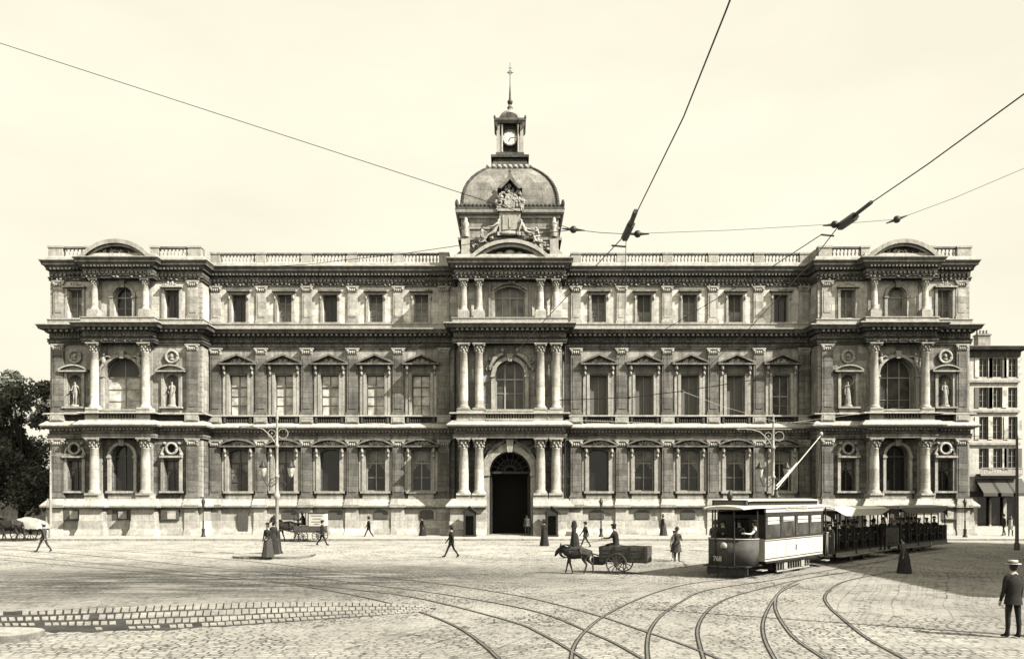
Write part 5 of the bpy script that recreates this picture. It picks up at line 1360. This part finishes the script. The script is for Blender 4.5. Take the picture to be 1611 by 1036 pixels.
for k, (x, y, h, c) in enumerate(((-1.6,.7,'lady','white_cloth'),(.3,.7,'bowler','suit'),(2.2,.7,'cap','suit2'))):
    seated(['passenger in a white blouse behind the rear saloon window of the tram','passenger in a dark hat behind the middle saloon window of the tram','passenger in a cap behind the front saloon window of the tram'][k], tw(TL,TA,(x,y,1.15)), TF-90, c, h, 'suit')

def trailer(loc, ang, label, canvas, L=4.1):
    root = empty('open_trailer_car', (loc[0],loc[1],0), ang, label, 'tram trailer', 'open trailer cars behind the tram')
    mb = MB(); along(mb, roof_prof(1.2, 2.72, .14), -L-.1, L+.1, 0, .97); mb.build('roof', M[canvas], root)
    for s in (-1,1):
        mb = MB(); y = s*1.17; n = 24; pts = [(-L,2.72),(L,2.72)]
        low = []
        for i in range(n+1):
            x = L-.0-2*L*i/n; e = abs(x)/L
            z = 2.36 - (0 if e < .55 else 0) + (.03 if i%2 else 0)
            if e > .62: z = 2.36 + .3*((e-.62)/.38)**1.2
            low.append((x, z))
        mb.poly(pts+low, -y-.012, -y+.012); mb.build('canvas_valance', M[canvas], root)
    for k in range(7):
        x = -L+.35 + k*(2*L-.7)/6
        for s in (-1,1): mb = MB(); mb.box(x-.03,x+.03,s*1.05-.03,s*1.05+.03,.6,2.72); mb.build('roof_post', M['wood_dark'], root)
    for k in range(6):
        x = -L+.75 + k*(2*L-1.5)/5
        mb = MB(); mb.box(x-.02,x+.42,-1.0,1.0,1.0,1.06); mb.box(x-.06,x-.01,-1.02,1.02,.62,1.56); bo = mb.build('bench', M['wood_dark'], root)
    for x in (-L, L):
        mb = MB(); mb.box(x-.03,x+.03,-1.05,1.05,.5,1.55); mb.build('end_dash', M['mid_paint'], root)
        mb = MB(); s_ = 1 if x > 0 else -1
        A = [(1.1*math.sin(-PI/2+PI*i/14), 1.95+.62*math.cos(-PI/2+PI*i/14)) for i in range(15)]
        vs = [(x, y, z) for y, z in A] + [(x, y, 2.8) for y, z in A]
        mb.add(vs, [(i,i+1,i+16,i+15) for i in range(14)]); mb.build('end_canopy', M['wood_dark'], root)
    mb = MB(); mb.box(-L,L,-1.05,1.05,.52,.62); mb.build('floor', M['wood_dark'], root)
    for s in (-1,1):
        for a, b in ((-L+.1,-1.25),(-.95,.95),(1.25,L-.1)):
            mb = MB(); mb.box(a,b,s*1.22-.13,s*1.22+.13,.34,.38); mb.box(a,b,s*1.1-.015,s*1.1+.015,.38,.55); mb.build('running_board', M['canvas_grey'], root)
    mb = MB(); 
    for s in (-1,1): mb.box(-1.6,1.6,s*.9-.03,s*.9+.03,.2,.5)
    mb.build('truck_frame', M['iron'], root)
    for x in (-1.0,1.0):
        for s in (-1,1): mb = MB(); mb.ring(x,.36,0,.36,0,360,-s*.76-.05,-s*.76+.05,18); mb.build('wheel', M['iron'], root)
    return root
A1 = math.atan2(-.75,-.66); A2 = math.atan2(-.70,-.714)
c1 = ((16.3+21.7)/2-.8, (41.3+47.4)/2+.7); c2 = ((22.5+28.3)/2-.3, (48.1+53.9)/2+1.2)
trailer(c1, A1, 'first open trailer, with a bright pale canvas valance, coupled to the tram', 'canvas')
trailer(c2, A2, 'second open trailer, darker and at the tail of the tram', 'canvas_grey')
# passengers: three baked figures copied along the benches
ordn = ['front', 'second', 'third', 'fourth', 'fifth', 'rear']
def kids_copy(root, label, loc, rz):
    c = root.copy(); COL.objects.link(c); c.location = loc; c.rotation_euler = (0,0,rz); c['label'] = label
    for ch in root.children: g = ch.copy(); COL.objects.link(g); g.parent = c
    return c
base = []; q = random.Random(12)
for ti, (c, A, tn_, ext) in enumerate(((c1, A1, 'first', 0), (c2, A2, 'second', 0))):
    for k in range(6):
        x = -4.1+.75 + k*(8.2-1.5)/5 + .2
        for side, y in (('near', .62), ('far', -.55)):
            if ti == 1 and k == 4 and side == 'far': continue
            lb = f'passenger on the {ordn[5-k]} bench, {side} side, of the {tn_} open trailer'
            loc = tw(c, A, (x, y, 1.12-.86)); fz = math.degrees(A) - 90
            j = len(base)
            if j < 4:
                kinds = [('suit','bowler','suit','jacket'),('suit2','boater','straw','jacket'),('dress','lady','dress','dress'),('suit','cap','suit','jacket')][j]
                base.append(person(lb, loc, fz, SIT if kinds[3] != 'dress' else SIT, kinds[0], kinds[1], kinds[2], 'jacket', group='passengers in the open trailers'))
            else: kids_copy(base[q.randrange(4)], lb, loc, R(fz+180))
person('man riding upright on the running board at the middle of the first trailer', tw(c1,A1,(-2.6,1.3,.38)), math.degrees(A1)-90, dict(arm_l=100, elbow_l=40), 'suit', 'bowler', 'suit')

# ------------------------------------------------------------------ poles, lamps, sentry boxes
def standard(label, x, y, h=8.35, mat='steel', big=True):
    r = empty('lamp_standard', (x,y,0), 0, label, 'tram pole', 'tall tram poles carrying two lanterns')
    mb = MB(); mb.lathe([(.36,0),(.36,.15),(.27,.3),(.22,.75),(.17,1.3),(.2,1.4),(.14,1.5)], (0,0), 18); mb.build('base', M['iron'], r)
    mb = MB(); mb.lathe([(.1,1.5),(.095,3.2),(.16,3.3),(.18,3.5),(.1,3.6),(.09,4.45),(.13,4.5),(.13,4.6),(.08,4.65),(.075,6.2),(.12,6.25),(.12,6.35),(.07,6.4),(.055,h-.6),(.1,h-.5),(.05,h-.3),(.06,h-.2),(.01,h)], (0,0), 14); mb.build('shaft', M[mat], r)
    for s in (-1,1):
        mb = MB(); mb.tube([(s*.1,0,4.15),(s*.3,0,3.95),(s*.6,0,4.05),(s*.8,0,4.5)], .03, 6); mb.tube([(s*.1,0,4.5),(s*.35,0,4.35),(s*.5,0,4.05)], .02, 6); mb.ring(s*.28, 4.28, .1, .13, 0, 360, -.015, .015, 14); ar = mb.build('lantern_arm', M['iron'], r)
        mb = MB(); mb.lathe([(.06,4.5),(.13,4.6),(.22,5.05)], (s*.8,0), 6); lg = mb.build('lantern', M['blind'], r)
        mb = MB(); mb.lathe([(.25,5.05),(.26,5.1),(.12,5.28),(.1,5.36),(.03,5.45),(.001,5.5)], (s*.8,0), 6); mb.build('lantern_cap', M['iron'], lg)
    mb = MB(); mb.tube([(0,0,6.3),(-.35,0,6.85),(-.8,0,7.25),(-1.4,0,7.42),(-2.2,0,7.42)], .03, 6); mb.tube([(-1.6,0,7.38),(0,0,7.42),(1.1,0,7.4)], .022, 6)
    mb.ring(-.3, 7.0, .2, .235, 0, 360, -.02, .02, 18); mb.ring(.35, 7.0, .26, .3, -150, 150, -.02, .02, 16); mb.blob((-.3,0,7.0),(.05,.04,.05)); mb.build('bracket_arm', M[mat], r)
    mb = MB(); mb.blob((-2.1,0,7.3),(.08,.08,.12)); mb.build('insulator', M['iron'], r)
    return r
standard('pale lamp standard with two lanterns on the traffic island left of centre', -13.3, 47.4)
standard('lamp standard with scrolled bracket rising behind the tram roof', 15.8, 49.4)
def street_lamp(label, x, y, z=.14):
    r = empty('street_lamp', (x,y,z), 0, label, 'street lamp', 'small gas lamps on the palace pavement')
    mb = MB(); mb.lathe([(.19,0),(.18,.1),(.12,.2),(.12,.55),(.15,.62),(.07,.72),(.055,1.2),(.08,1.25),(.04,1.35),(.035,2.35),(.07,2.4)], (0,0), 10); mb.build('post', M['iron'], r)
    mb = MB(); mb.lathe([(.07,2.4),(.16,2.85)], (0,0), 6); mb.build('lantern', M['glass_mid'], r)
    mb = MB(); mb.lathe([(.2,2.85),(.1,3.05),(.06,3.1),(.02,3.22)], (0,0), 6); mb.build('lantern_cap', M['iron'], r)
street_lamp('small black gas lamp in front of the plinth between the donkey and the doorway', *ground_at(949,848)[:1], 67.6)
street_lamp('small black gas lamp beside the inner corner of the left pavilion', -25.0, 67.4)
street_lamp('small black gas lamp near the corner of the left pavilion, half lost against the plinth', ground_at(1503,848)[0]*0+36.8, 66.8)
p_ = (-36.9, 66.4)
r = empty('tram_pole', (p_[0],p_[1],.14), 0, 'plain pale tram pole in front of the leftmost pavilion', 'tram pole', 'plain tram poles')
mb = MB(); mb.lathe([(.15,0),(.15,.3),(.11,.4),(.1,2.9),(.12,3.0),(.085,3.1),(.08,5.2),(.1,5.3),(.06,5.4),(.06,6.8),(.09,6.85),(.01,7.0)], (0,0), 12); mb.build('shaft', M['steel'], r)
mb = MB(); mb.tube([(0,0,6.6),(1.6,0,6.65)], .03, 6); mb.build('bracket_arm', M['steel'], r)
r = empty('tram_pole', (32.2,52.4,0), 0, 'dark tram pole at the right edge before the distant street', 'tram pole', 'plain tram poles')
mb = MB(); mb.lathe([(.17,0),(.17,.4),(.11,.5),(.09,4),(.07,7.2),(.01,7.4)], (0,0), 10); mb.build('shaft', M['pole_dark'], r)
r = empty('tram_pole', (12.95,19.55,0), 0, 'tall tram pole just outside the right edge whose shadow crosses the foreground', 'tram pole', 'plain tram poles')
mb = MB(); mb.lathe([(.2,0),(.2,.6),(.12,.7),(.1,5),(.07,9.3),(.01,9.5)], (0,0), 12); mb.build('shaft', M['steel'], r)
def sentry(label, x):
    r = empty('sentry_box', (x, 68.2, .14), 0, label, 'sentry box', 'sentry boxes beside the main doorway')
    mb = MB(); h = 2.0
    mb.box(-.5,.5,.44,.48,0,h); mb.box(-.5,-.45,-.45,.44,0,h); mb.box(.45,.5,-.45,.44,0,h); mb.box(-.45,-.33,-.47,-.43,0,h); mb.box(.33,.45,-.47,-.43,0,h); mb.box(-.33,.33,-.47,-.43,h-.3,h); mb.box(-.54,.54,-.5,.5,0,.12)
    for k in range(6): mb.box(-.505,-.5,-.4+k*.15,-.39+k*.15,.1,h); mb.box(.5,.505,-.4+k*.15,-.39+k*.15,.1,h)
    mb.build('box_shell', M['wood_dark'], r)
    mb = MB(); mb.poly([(-.5,h),(.5,h),(0,h+.42)], -.46, .44)
    mb.bar((-.68,h-.1),(.02,h+.5), .06, -.55, .55); mb.bar((.68,h-.1),(-.02,h+.5), .06, -.55, .55); mb.build('gabled_roof', M['wood_dark'], r)
sentry('dark wooden sentry box left of the main doorway', -3.3); sentry('dark wooden sentry box right of the main doorway', 3.45)
def island(name, label, c, sx, sy, h=.15, rz=0):
    mb = MB(); pts = [(sx*math.copysign(abs(math.cos(a))**.6, math.cos(a)), sy*math.copysign(abs(math.sin(a))**.6, math.sin(a))) for a in [2*PI*i/32 for i in range(32)]]
    k = 32; vs = [(x,y,-.05) for x,y in pts]+[(x,y,h-.02) for x,y in pts]+[(x*.985,y*.97,h) for x,y in pts]
    mb.add(vs, [(i,(i+1)%k,k+(i+1)%k,k+i) for i in range(k)] + [(k+i,k+(i+1)%k,2*k+(i+1)%k,2*k+i) for i in range(k)] + [tuple(range(2*k,3*k))])
    mb.m = [0 if len(f) > 4 else 1 for f in mb.f]; o = mb.build(name, [M['kerb'], M['trim_mid']], None, (c[0],c[1],0)); o.rotation_euler = (0,0,R(rz)); return tag(o, label, 'traffic island')  # sides take a darker stone: shade put into the kerb colour
island('traffic_island', 'low oval stone island round the foot of the left lamp standard', (-13.2,46.7), 2.15, 1.9, .13)
i_ = ground_at(20,1000); island('traffic_island', 'rounded end of a pale stone kerb island at the bottom left corner', (i_[0]-1.2, i_[1]-.3), 2.0, .75, .16, 0)
person('woman in grey shawl and black skirt crossing the shade in front of the trailers', at(1421,901), 60, SMALL, 'suit3', 'lady', 'dress', 'dress', 'dress', scale=.88)

# ------------------------------------------------------------------ overhead wires
def W(px, py, d): return (CAMX+(px-CXP)*d/FPX, d, CAMZ+(HY-py)*d/FPX)
def wire(name, label, pts, r=.007, mat='wire', balls=(), bars=(), grp='overhead tramway wires'):
    o = MB(); o.tube(pts, r, 5)
    if balls or bars:
        root = empty(name, (0,0,0), 0, label, 'wire', grp); o.build('strand', M[mat], root)
        for p, q in balls:
            m = MB(); P = Vector(p); D = (Vector(q)-P).normalized(); m.blob(p, (.045,.045,.045)); m.tube([P-D*.14, P+D*.0, P+D*.14], [.006,.022,.006], 6); m.build('insulator', M['iron'], root)
        for a, b, w in bars: m = MB(); m.tube([a, b], w, 6); m.build('section_insulator', M['iron'], root)
        return root
    return tag(o.build(name, M[mat]), label, 'wire', grp)
j1, j2, j3, j4 = W(902,361,10), W(985,368,9.95), W(1322,352,9.8), W(1411,345,10)
wire('span_wire', 'long thin wire falling from the top left corner past the dome to a ball insulator', [W(-60,45,10), W(0,68,10), W(450,214,10), j1], .0042, balls=[(j1, W(950,365,10))])
wire('span_wire', 'short level wire between the dome side insulator and the trolley fitting right of the dome', [j1, W(945,366,10), j2], .004, balls=[(W(1003,368,9.95), W(985,368,9.95))])
wire('span_wire', 'faint level wire between the two trolley fittings above the right wing', [j2, W(1150,362,9.9), j3], .0028, balls=[(W(1313,353,9.8), j3)])
wire('span_wire', 'faint wire rising from a small ball insulator to the right edge', [j3, j4, W(1500,312,10), W(1660,244,10)], .003, balls=[(j4, W(1500,312,10))])
wire('trolley_wire', 'thick wire climbing steeply from the fitting beside the dome to the top edge', [W(1160,-30,5.1), W(1143,15,5.4), W(1075,185,7.0), j2, W(860,500,14.7), W(760,612,24)], .0065, bars=[(W(1000,332,9.4), W(985,372,10.0), .03), (W(993,352,9.7), W(983,374,10.05), .05), (W(962,386,10.4), W(984,388,10.4), .012)])
wire('trolley_wire', 'wire dropping vertically below the fitting right of the dome', [j2, W(984,420,11.4), W(983,505,15), W(982,600,23)], .0045)
wire('trolley_wire', 'thick wire from the upper right corner down through the right hand fitting', [W(1650,120,6.2), W(1611,148,6.55), W(1460,258,7.9), j3, W(1270,420,11.4), W(1180,515,15.5), W(1100,590,21.5)], .0065,
     bars=[(W(1371,318,9.0), W(1322,356,9.8), .022), (W(1345,340,9.4), W(1322,356,9.8), .05), (W(1292,369,10.1), W(1312,371,10.1), .012)])
wire('trolley_wire', 'branch wire running down left from the right hand fitting across the attic windows', [W(1292,369,10.1), W(1220,416,11.3), W(1110,480,13.7), W(1000,545,17.5), W(930,590,21.5)], .006)
wire('span_wire', 'thin dark wire running left from the dome insulator across the left balustrade', [j1, W(820,372,11), W(640,398,13), W(480,416,15), W(330,425,17)], .005)
wire('span_wire', 'dark sagging wire across the first floor windows of the right wing', [W(880,629,24), W(990,625,24), W(1073,615,24), W(1193,596,24), W(1290,575,24)], .012, balls=[(W(990,625,24), W(1073,615,24)), (W(1073,615,24), W(1193,596,24))])
wire('trolley_wire', 'pale wire slanting from the right wing first floor to the lamp standard behind the tram', [W(1073,615,24), W(1140,640,30), W(1225,664,42), W(1330,664,60)], .006, 'wire_light')
wire('trolley_wire', 'pale nearly level wire passing behind the scrolled lamp standard to the right pavilion', [W(890,660,34), W(1050,666,38), W(1217,668,46), W(1340,652,50), W(1420,640,52)], .008, 'wire_light')
wire('trolley_wire', 'dark nearly level wire passing over the trailers to the right edge', [W(1190,662,44), W(1300,668,48), W(1450,680,52), W(1605,690,56)], .015)
wire('span_wire', 'thin wire between the left lamp standard and the main doorway', [W(376,676,47.3), W(437,655,47.4), W(600,668,47.5), W(780,660,60)], .01, 'wire')

# ------------------------------------------------------------------ street behind, right
ab = empty('apartment_building', (0, 95, 0), 0, 'plain pale five storey apartment building with shops, beyond the right pavilion', 'building')
def H(px, py=None): return (px-CXP)/13.68+CAMX
def V(py): return CAMZ+(HY-py)/13.68
mb = MB(); cols = [(H(1547),1.25),(H(1569),1.25),(H(1593),1.25)]; wcols = [H(1524)-3.2] + [c for c, w in cols]
rows = [(V(593),V(563)),(V(641),V(609)),(V(691),V(655)),(V(738),V(705))]
edges = [V(548)+.1, V(600), V(647), V(698), V(748), 0]
mm = MB()
for i, (zb, zt) in enumerate(rows):
    wall(mm, 44, H(1602), 0, edges[i+1], edges[i], [(c, 1.05, zb, zt, 0) for c in wcols], .35)
wall(mm, 44, H(1602), 0, 0, edges[4], [(c, 1.4, .1, 3.4, 0) for c in wcols], .4)
mm.box(44, H(1602)-.01, .4, 12, 0, edges[0]-.2)
mm.add([(H(1602),0,0),(H(1602),12,0),(H(1602),12,edges[0]),(H(1602),0,edges[0])], [(0,1,2,3)])
mm.build('wall', stone('pale_rendered_wall', .75, .15, None, .6, .3, .3), ab)
for i, (zb, zt) in enumerate(rows):
    for j, c in enumerate(wcols):
        f = MB(); f.fb(c-.5,c-.42,-.3,-.22,zb,zt); f.fb(c+.42,c+.5,-.3,-.22,zb,zt); f.fb(c-.42,c+.42,-.3,-.22,zt-.1,zt); f.fb(c-.03,c+.03,-.3,-.2,zb,zt-.1); f.fb(c-.42,c+.42,-.3,-.22,zb,zb+.08)
        for z in (.35,.65): f.fb(c-.42,c+.42,-.29,-.23,zb+(zt-zb)*z-.02,zb+(zt-zb)*z+.02)
        fo = f.build('window', M['frame_white'], ab); g = MB(); g.fb(c-.5,c+.5,-.34,-.3,zb,zt); g.build('pane', M['glass'], fo)
        if (i+j) % 3 != 1 or i == 0:
            sh = MB(); sh.fb(c-1.02,c-.53,.02,.07,zb,zt); sh.fb(c+.53,c+1.02,.02,.07,zb,zt); sh.build('shutters', M['blind'] if (i*3+j) % 2 else M['shutter'], fo)
for z in edges[1:5]:
    mb = MB(); mb.fb(44, H(1602)+.1, 0, .22, z-.12, z+.12); mb.build('string_course', M['trim'], ab)
mb = MB(); mb.sweep([(44,0),(H(1602),0),(H(1602),-12)], [(-.2,edges[0]-1.1),(.15,edges[0]-1.1),(.2,edges[0]-.5),(.7,edges[0]-.3),(.8,edges[0]),(-.2,edges[0]+.05)]); mb.build('eaves_cornice', M['trim_dark'], ab)
mb = MB(); mb.add([(43,-.8,edges[0]+.06),(H(1602)+.8,-.8,edges[0]+.06),(H(1602)+.8,12,edges[0]+.06),(43,12,edges[0]+.06),(44,5,edges[0]+1.2),(H(1602)-2,5,edges[0]+1.2)], [(0,1,5,4),(1,2,5),(2,3,4,5),(3,0,4)]); ro = mb.build('roof', M['lead'], ab)
mb = MB(); mb.box(H(1562),H(1582),3,4,edges[0],edges[0]+2.2); mb.box(H(1561),H(1583),2.9,4.1,edges[0]+2.0,edges[0]+2.15)
for k in range(4): mb.lathe([(.14,edges[0]+2.15),(.12,edges[0]+2.7)], (H(1564)+.38*k,3.5), 8)
mb.build('chimney', M['wall_ff'], ro)
mb = MB(); mb.fb(H(1535),H(1600),0,1.0,V(748),V(745)); k = 26
for i in range(k+1): x = H(1535)+(H(1600)-H(1535))*i/k; mb.fb(x-.02,x+.02,.93,.97,V(745),V(737))
mb.fb(H(1535),H(1600),.9,1.0,V(737),V(735.5)); mb.build('balcony', M['steel'], ab)
for c in [x for x, w in cols]:
    mb = MB(); x0, x1 = c-1.0, c+1.0
    mb.add([(x0,0,V(752)),(x1,0,V(752)),(x1,-1.8,V(775)),(x0,-1.8,V(775)),(x0,-1.8,V(780)),(x1,-1.8,V(780)),(x0,0,V(753)),(x1,0,V(753)),(x0,-1.75,V(777)),(x1,-1.75,V(777))], [(0,1,2,3),(3,2,5,4),(6,7,9,8)])
    mb.build('awning', M['suit3'], ab)
    mb = MB(); mb.fb(c-.7,c+.7,-.45,-.35,.1,3.4); mb.build('shop_front', M['glass'], ab)
mb = MB(); mb.fb(44,H(1602),.0,.12,3.5,4.1); mb.build('shop_fascia', M['wood_dark'], ab)
# tall off-frame house on the right that shades the cobbles and trailers
nb = empty('corner_house', (0,0,0), 0, 'tall pale corner house just outside the right edge that shades the cobbles', 'building')
mm = MB(); mm.box(35.2,50,17,52.4,0,19.6); mm.build('wall', M['wall_at'], nb)
for i in range(4):
    for j in range(9):
        y = 19 + j*3.9; z = 1.2+i*4.5; m = MB(); m.box(35.1,35.2,y-.6,y+.6,z,z+2.2); m.build('window', M['glass_mid'], nb)
mm = MB(); mm.box(34.8,50.5,16.6,52.8,19.6,20.1); mm.build('cornice', M['trim'], nb)

# ------------------------------------------------------------------ trees on the left
def tree(label, x, y, h, rx, seed, n=5200, low=2.5):
    q = random.Random(seed); root = empty('broadleaf_tree', (x,y,0), 0, label, 'tree', 'trees left of the palace')
    mb = MB(); mb.tube([(0,0,0),(.1,0,h*.2),(0,.1,h*.45),(.1,0,h*.8)], [.32,.26,.18,.06], 8)
    cl = []
    for k in range(17):
        a = q.uniform(0,2*PI); zz = low + (h-low)*((k+.5)/17); t = (zz-low)/(h-low)
        rr = rx*(.45+.75*math.sin(PI*min(1,t*.78+.12)))*q.uniform(.35,.85)
        c = Vector((rr*math.cos(a), rr*math.sin(a), zz)); s = rx*q.uniform(.3,.5)*(1.1-.45*t); cl.append((c, s))
        if k % 2 == 0: mb.tube([(0,0,max(.5,zz*.6)), (c.x*.5,c.y*.5,zz*.8), tuple(c)], [.12,.08,.03], 5)
    cl.append((Vector((0,0,h-rx*.35)), rx*.4))
    mb.build('trunk', M['bark'], root)
    vs = []; fs = []
    for i in range(n):
        c, s = cl[q.randrange(len(cl))]
        d = Vector((q.gauss(0,1),q.gauss(0,1),q.gauss(0,.85))).normalized()*s*(q.random()**.45)*1.1
        p = c + d; u = Vector((q.gauss(0,1),q.gauss(0,1),q.gauss(0,1))).normalized(); w = u.cross(Vector((q.gauss(0,1),q.gauss(0,1),q.gauss(0,1)))).normalized(); sz = q.uniform(.1,.24)
        b = len(vs); vs += [tuple(p-u*sz), tuple(p+w*sz*.6), tuple(p+u*sz), tuple(p-w*sz*.6)]; fs.append((b,b+1,b+2,b+3))
    m = MB(); m.add(vs, fs); m.build('crown', M['leaf'], root, fixn=False)
for lb, x, y, h, rx, low in (('tallest dark tree beside the left end of the palace', -48.6, 82, 15.3, 3.6, 2.6), ('dark tree at the left edge of the picture', -53.5, 84, 14.0, 3.8, 2.4),
    ('lower tree squeezed against the palace wall behind the tallest one', -45.6, 88, 12.6, 3.0, 2.2), ('tree mostly outside the left edge, in front of the row', -50.6, 77, 10.5, 3.0, 2.0),
    ('tree at the back of the row left of the palace', -51.5, 93, 14.6, 4.2, 2.2), ('rearmost tree just showing between its neighbours and the palace', -47.5, 98, 12.5, 3.6, 2.0)):
    tree(lb, x, y, h, rx, int(h*10), 12000, low)
mb = MB(); mb.box(-75,-40.5,99.8,100.4,0,6.5); tag(mb.build('garden_wall', M['wall_ff']), 'dark garden wall behind the trees on the left', 'wall')

# ------------------------------------------------------------------ camera, sun, sky
cam = bpy.data.cameras.new('camera'); co = bpy.data.objects.new('camera', cam); COL.objects.link(co); scene.camera = co
co.location = (CAMX, 0, CAMZ); co.rotation_euler = (R(90), 0, 0)
cam.sensor_width = 36; cam.lens = 36*FPX/1611; cam.shift_y = (HY-518)/1611; cam.shift_x = 0; cam.clip_end = 3000
sd = Vector((math.sin(R(AZ))*math.cos(R(EL)), -math.cos(R(AZ))*math.cos(R(EL)), math.sin(R(EL))))
sl = bpy.data.lights.new('sun', 'SUN'); so = bpy.data.objects.new('sun', sl); COL.objects.link(so)
sl.energy = 5.0; sl.angle = R(.5); sl.color = (1, .965, .88); so.rotation_euler = (-sd).to_track_quat('-Z', 'Y').to_euler()
w = bpy.data.worlds.new('World'); scene.world = w; w.use_nodes = True; nt = w.node_tree
sky = nt.nodes.new('ShaderNodeTexSky'); sky.sky_type = 'NISHITA'; sky.sun_disc = False; sky.sun_elevation = R(EL); sky.sun_rotation = math.atan2(sd.x, sd.y)
sky.dust_density = 4; sky.air_density = 1.3
bw_ = nt.nodes.new('ShaderNodeRGBToBW'); nt.links.new(sky.outputs[0], bw_.inputs[0])
mx = nt.nodes.new('ShaderNodeMix'); mx.data_type = 'RGBA'; mx.blend_type = 'MULTIPLY'; mx.inputs[0].default_value = 1
tc = nt.nodes.new('ShaderNodeTexCoord'); sp = nt.nodes.new('ShaderNodeSeparateXYZ'); nt.links.new(tc.outputs['Generated'], sp.inputs[0])
hz_ = nt.nodes.new('ShaderNodeMapRange'); nt.links.new(sp.outputs[2], hz_.inputs[0]); hz_.interpolation_type = 'SMOOTHSTEP'
for i_n, v_n in ((1,.5),(2,.75),(3,.9),(4,.0)): hz_.inputs[i_n].default_value = v_n      # bright band added low in the sky, darker overhead to limit fill light
hm = nt.nodes.new('ShaderNodeMix'); hm.data_type = 'RGBA'; nt.links.new(hz_.outputs[0], hm.inputs[0]); nt.links.new(bw_.outputs[0], hm.inputs[6]); hm.inputs[7].default_value = (5.4,5.4,5.4,1)
cn = nt.nodes.new('ShaderNodeTexNoise'); cn.inputs['Scale'].default_value = 2.2; cn.inputs['Detail'].default_value = 5; cm = nt.nodes.new('ShaderNodeMapping'); cm.inputs['Scale'].default_value = (1,1,3)
nt.links.new(tc.outputs['Generated'], cm.inputs[0]); nt.links.new(cm.outputs[0], cn.inputs['Vector'])
cr = nt.nodes.new('ShaderNodeMapRange'); nt.links.new(cn.outputs['Fac'], cr.inputs[0])
for i_n, v_n in ((1,.35),(2,.65),(3,.93),(4,1.05)): cr.inputs[i_n].default_value = v_n      # thin veil of high cloud
vm = nt.nodes.new('ShaderNodeMix'); vm.data_type = 'RGBA'; vm.blend_type = 'MULTIPLY'; vm.inputs[0].default_value = 1; nt.links.new(hm.outputs[2], vm.inputs[6]); nt.links.new(cr.outputs[0], vm.inputs[7])
nt.links.new(vm.outputs[2], mx.inputs[6]); mx.inputs[7].default_value = (1.0, .95, .77, 1)
bg = nt.nodes['Background']; nt.links.new(mx.outputs[2], bg.inputs[0]); bg.inputs[1].default_value = .12
scene.view_settings.view_transform = 'Standard'; scene.view_settings.look = 'None'; scene.view_settings.gamma = 1; scene.view_settings.exposure = 0.75
scene.cycles.diffuse_bounces = 0
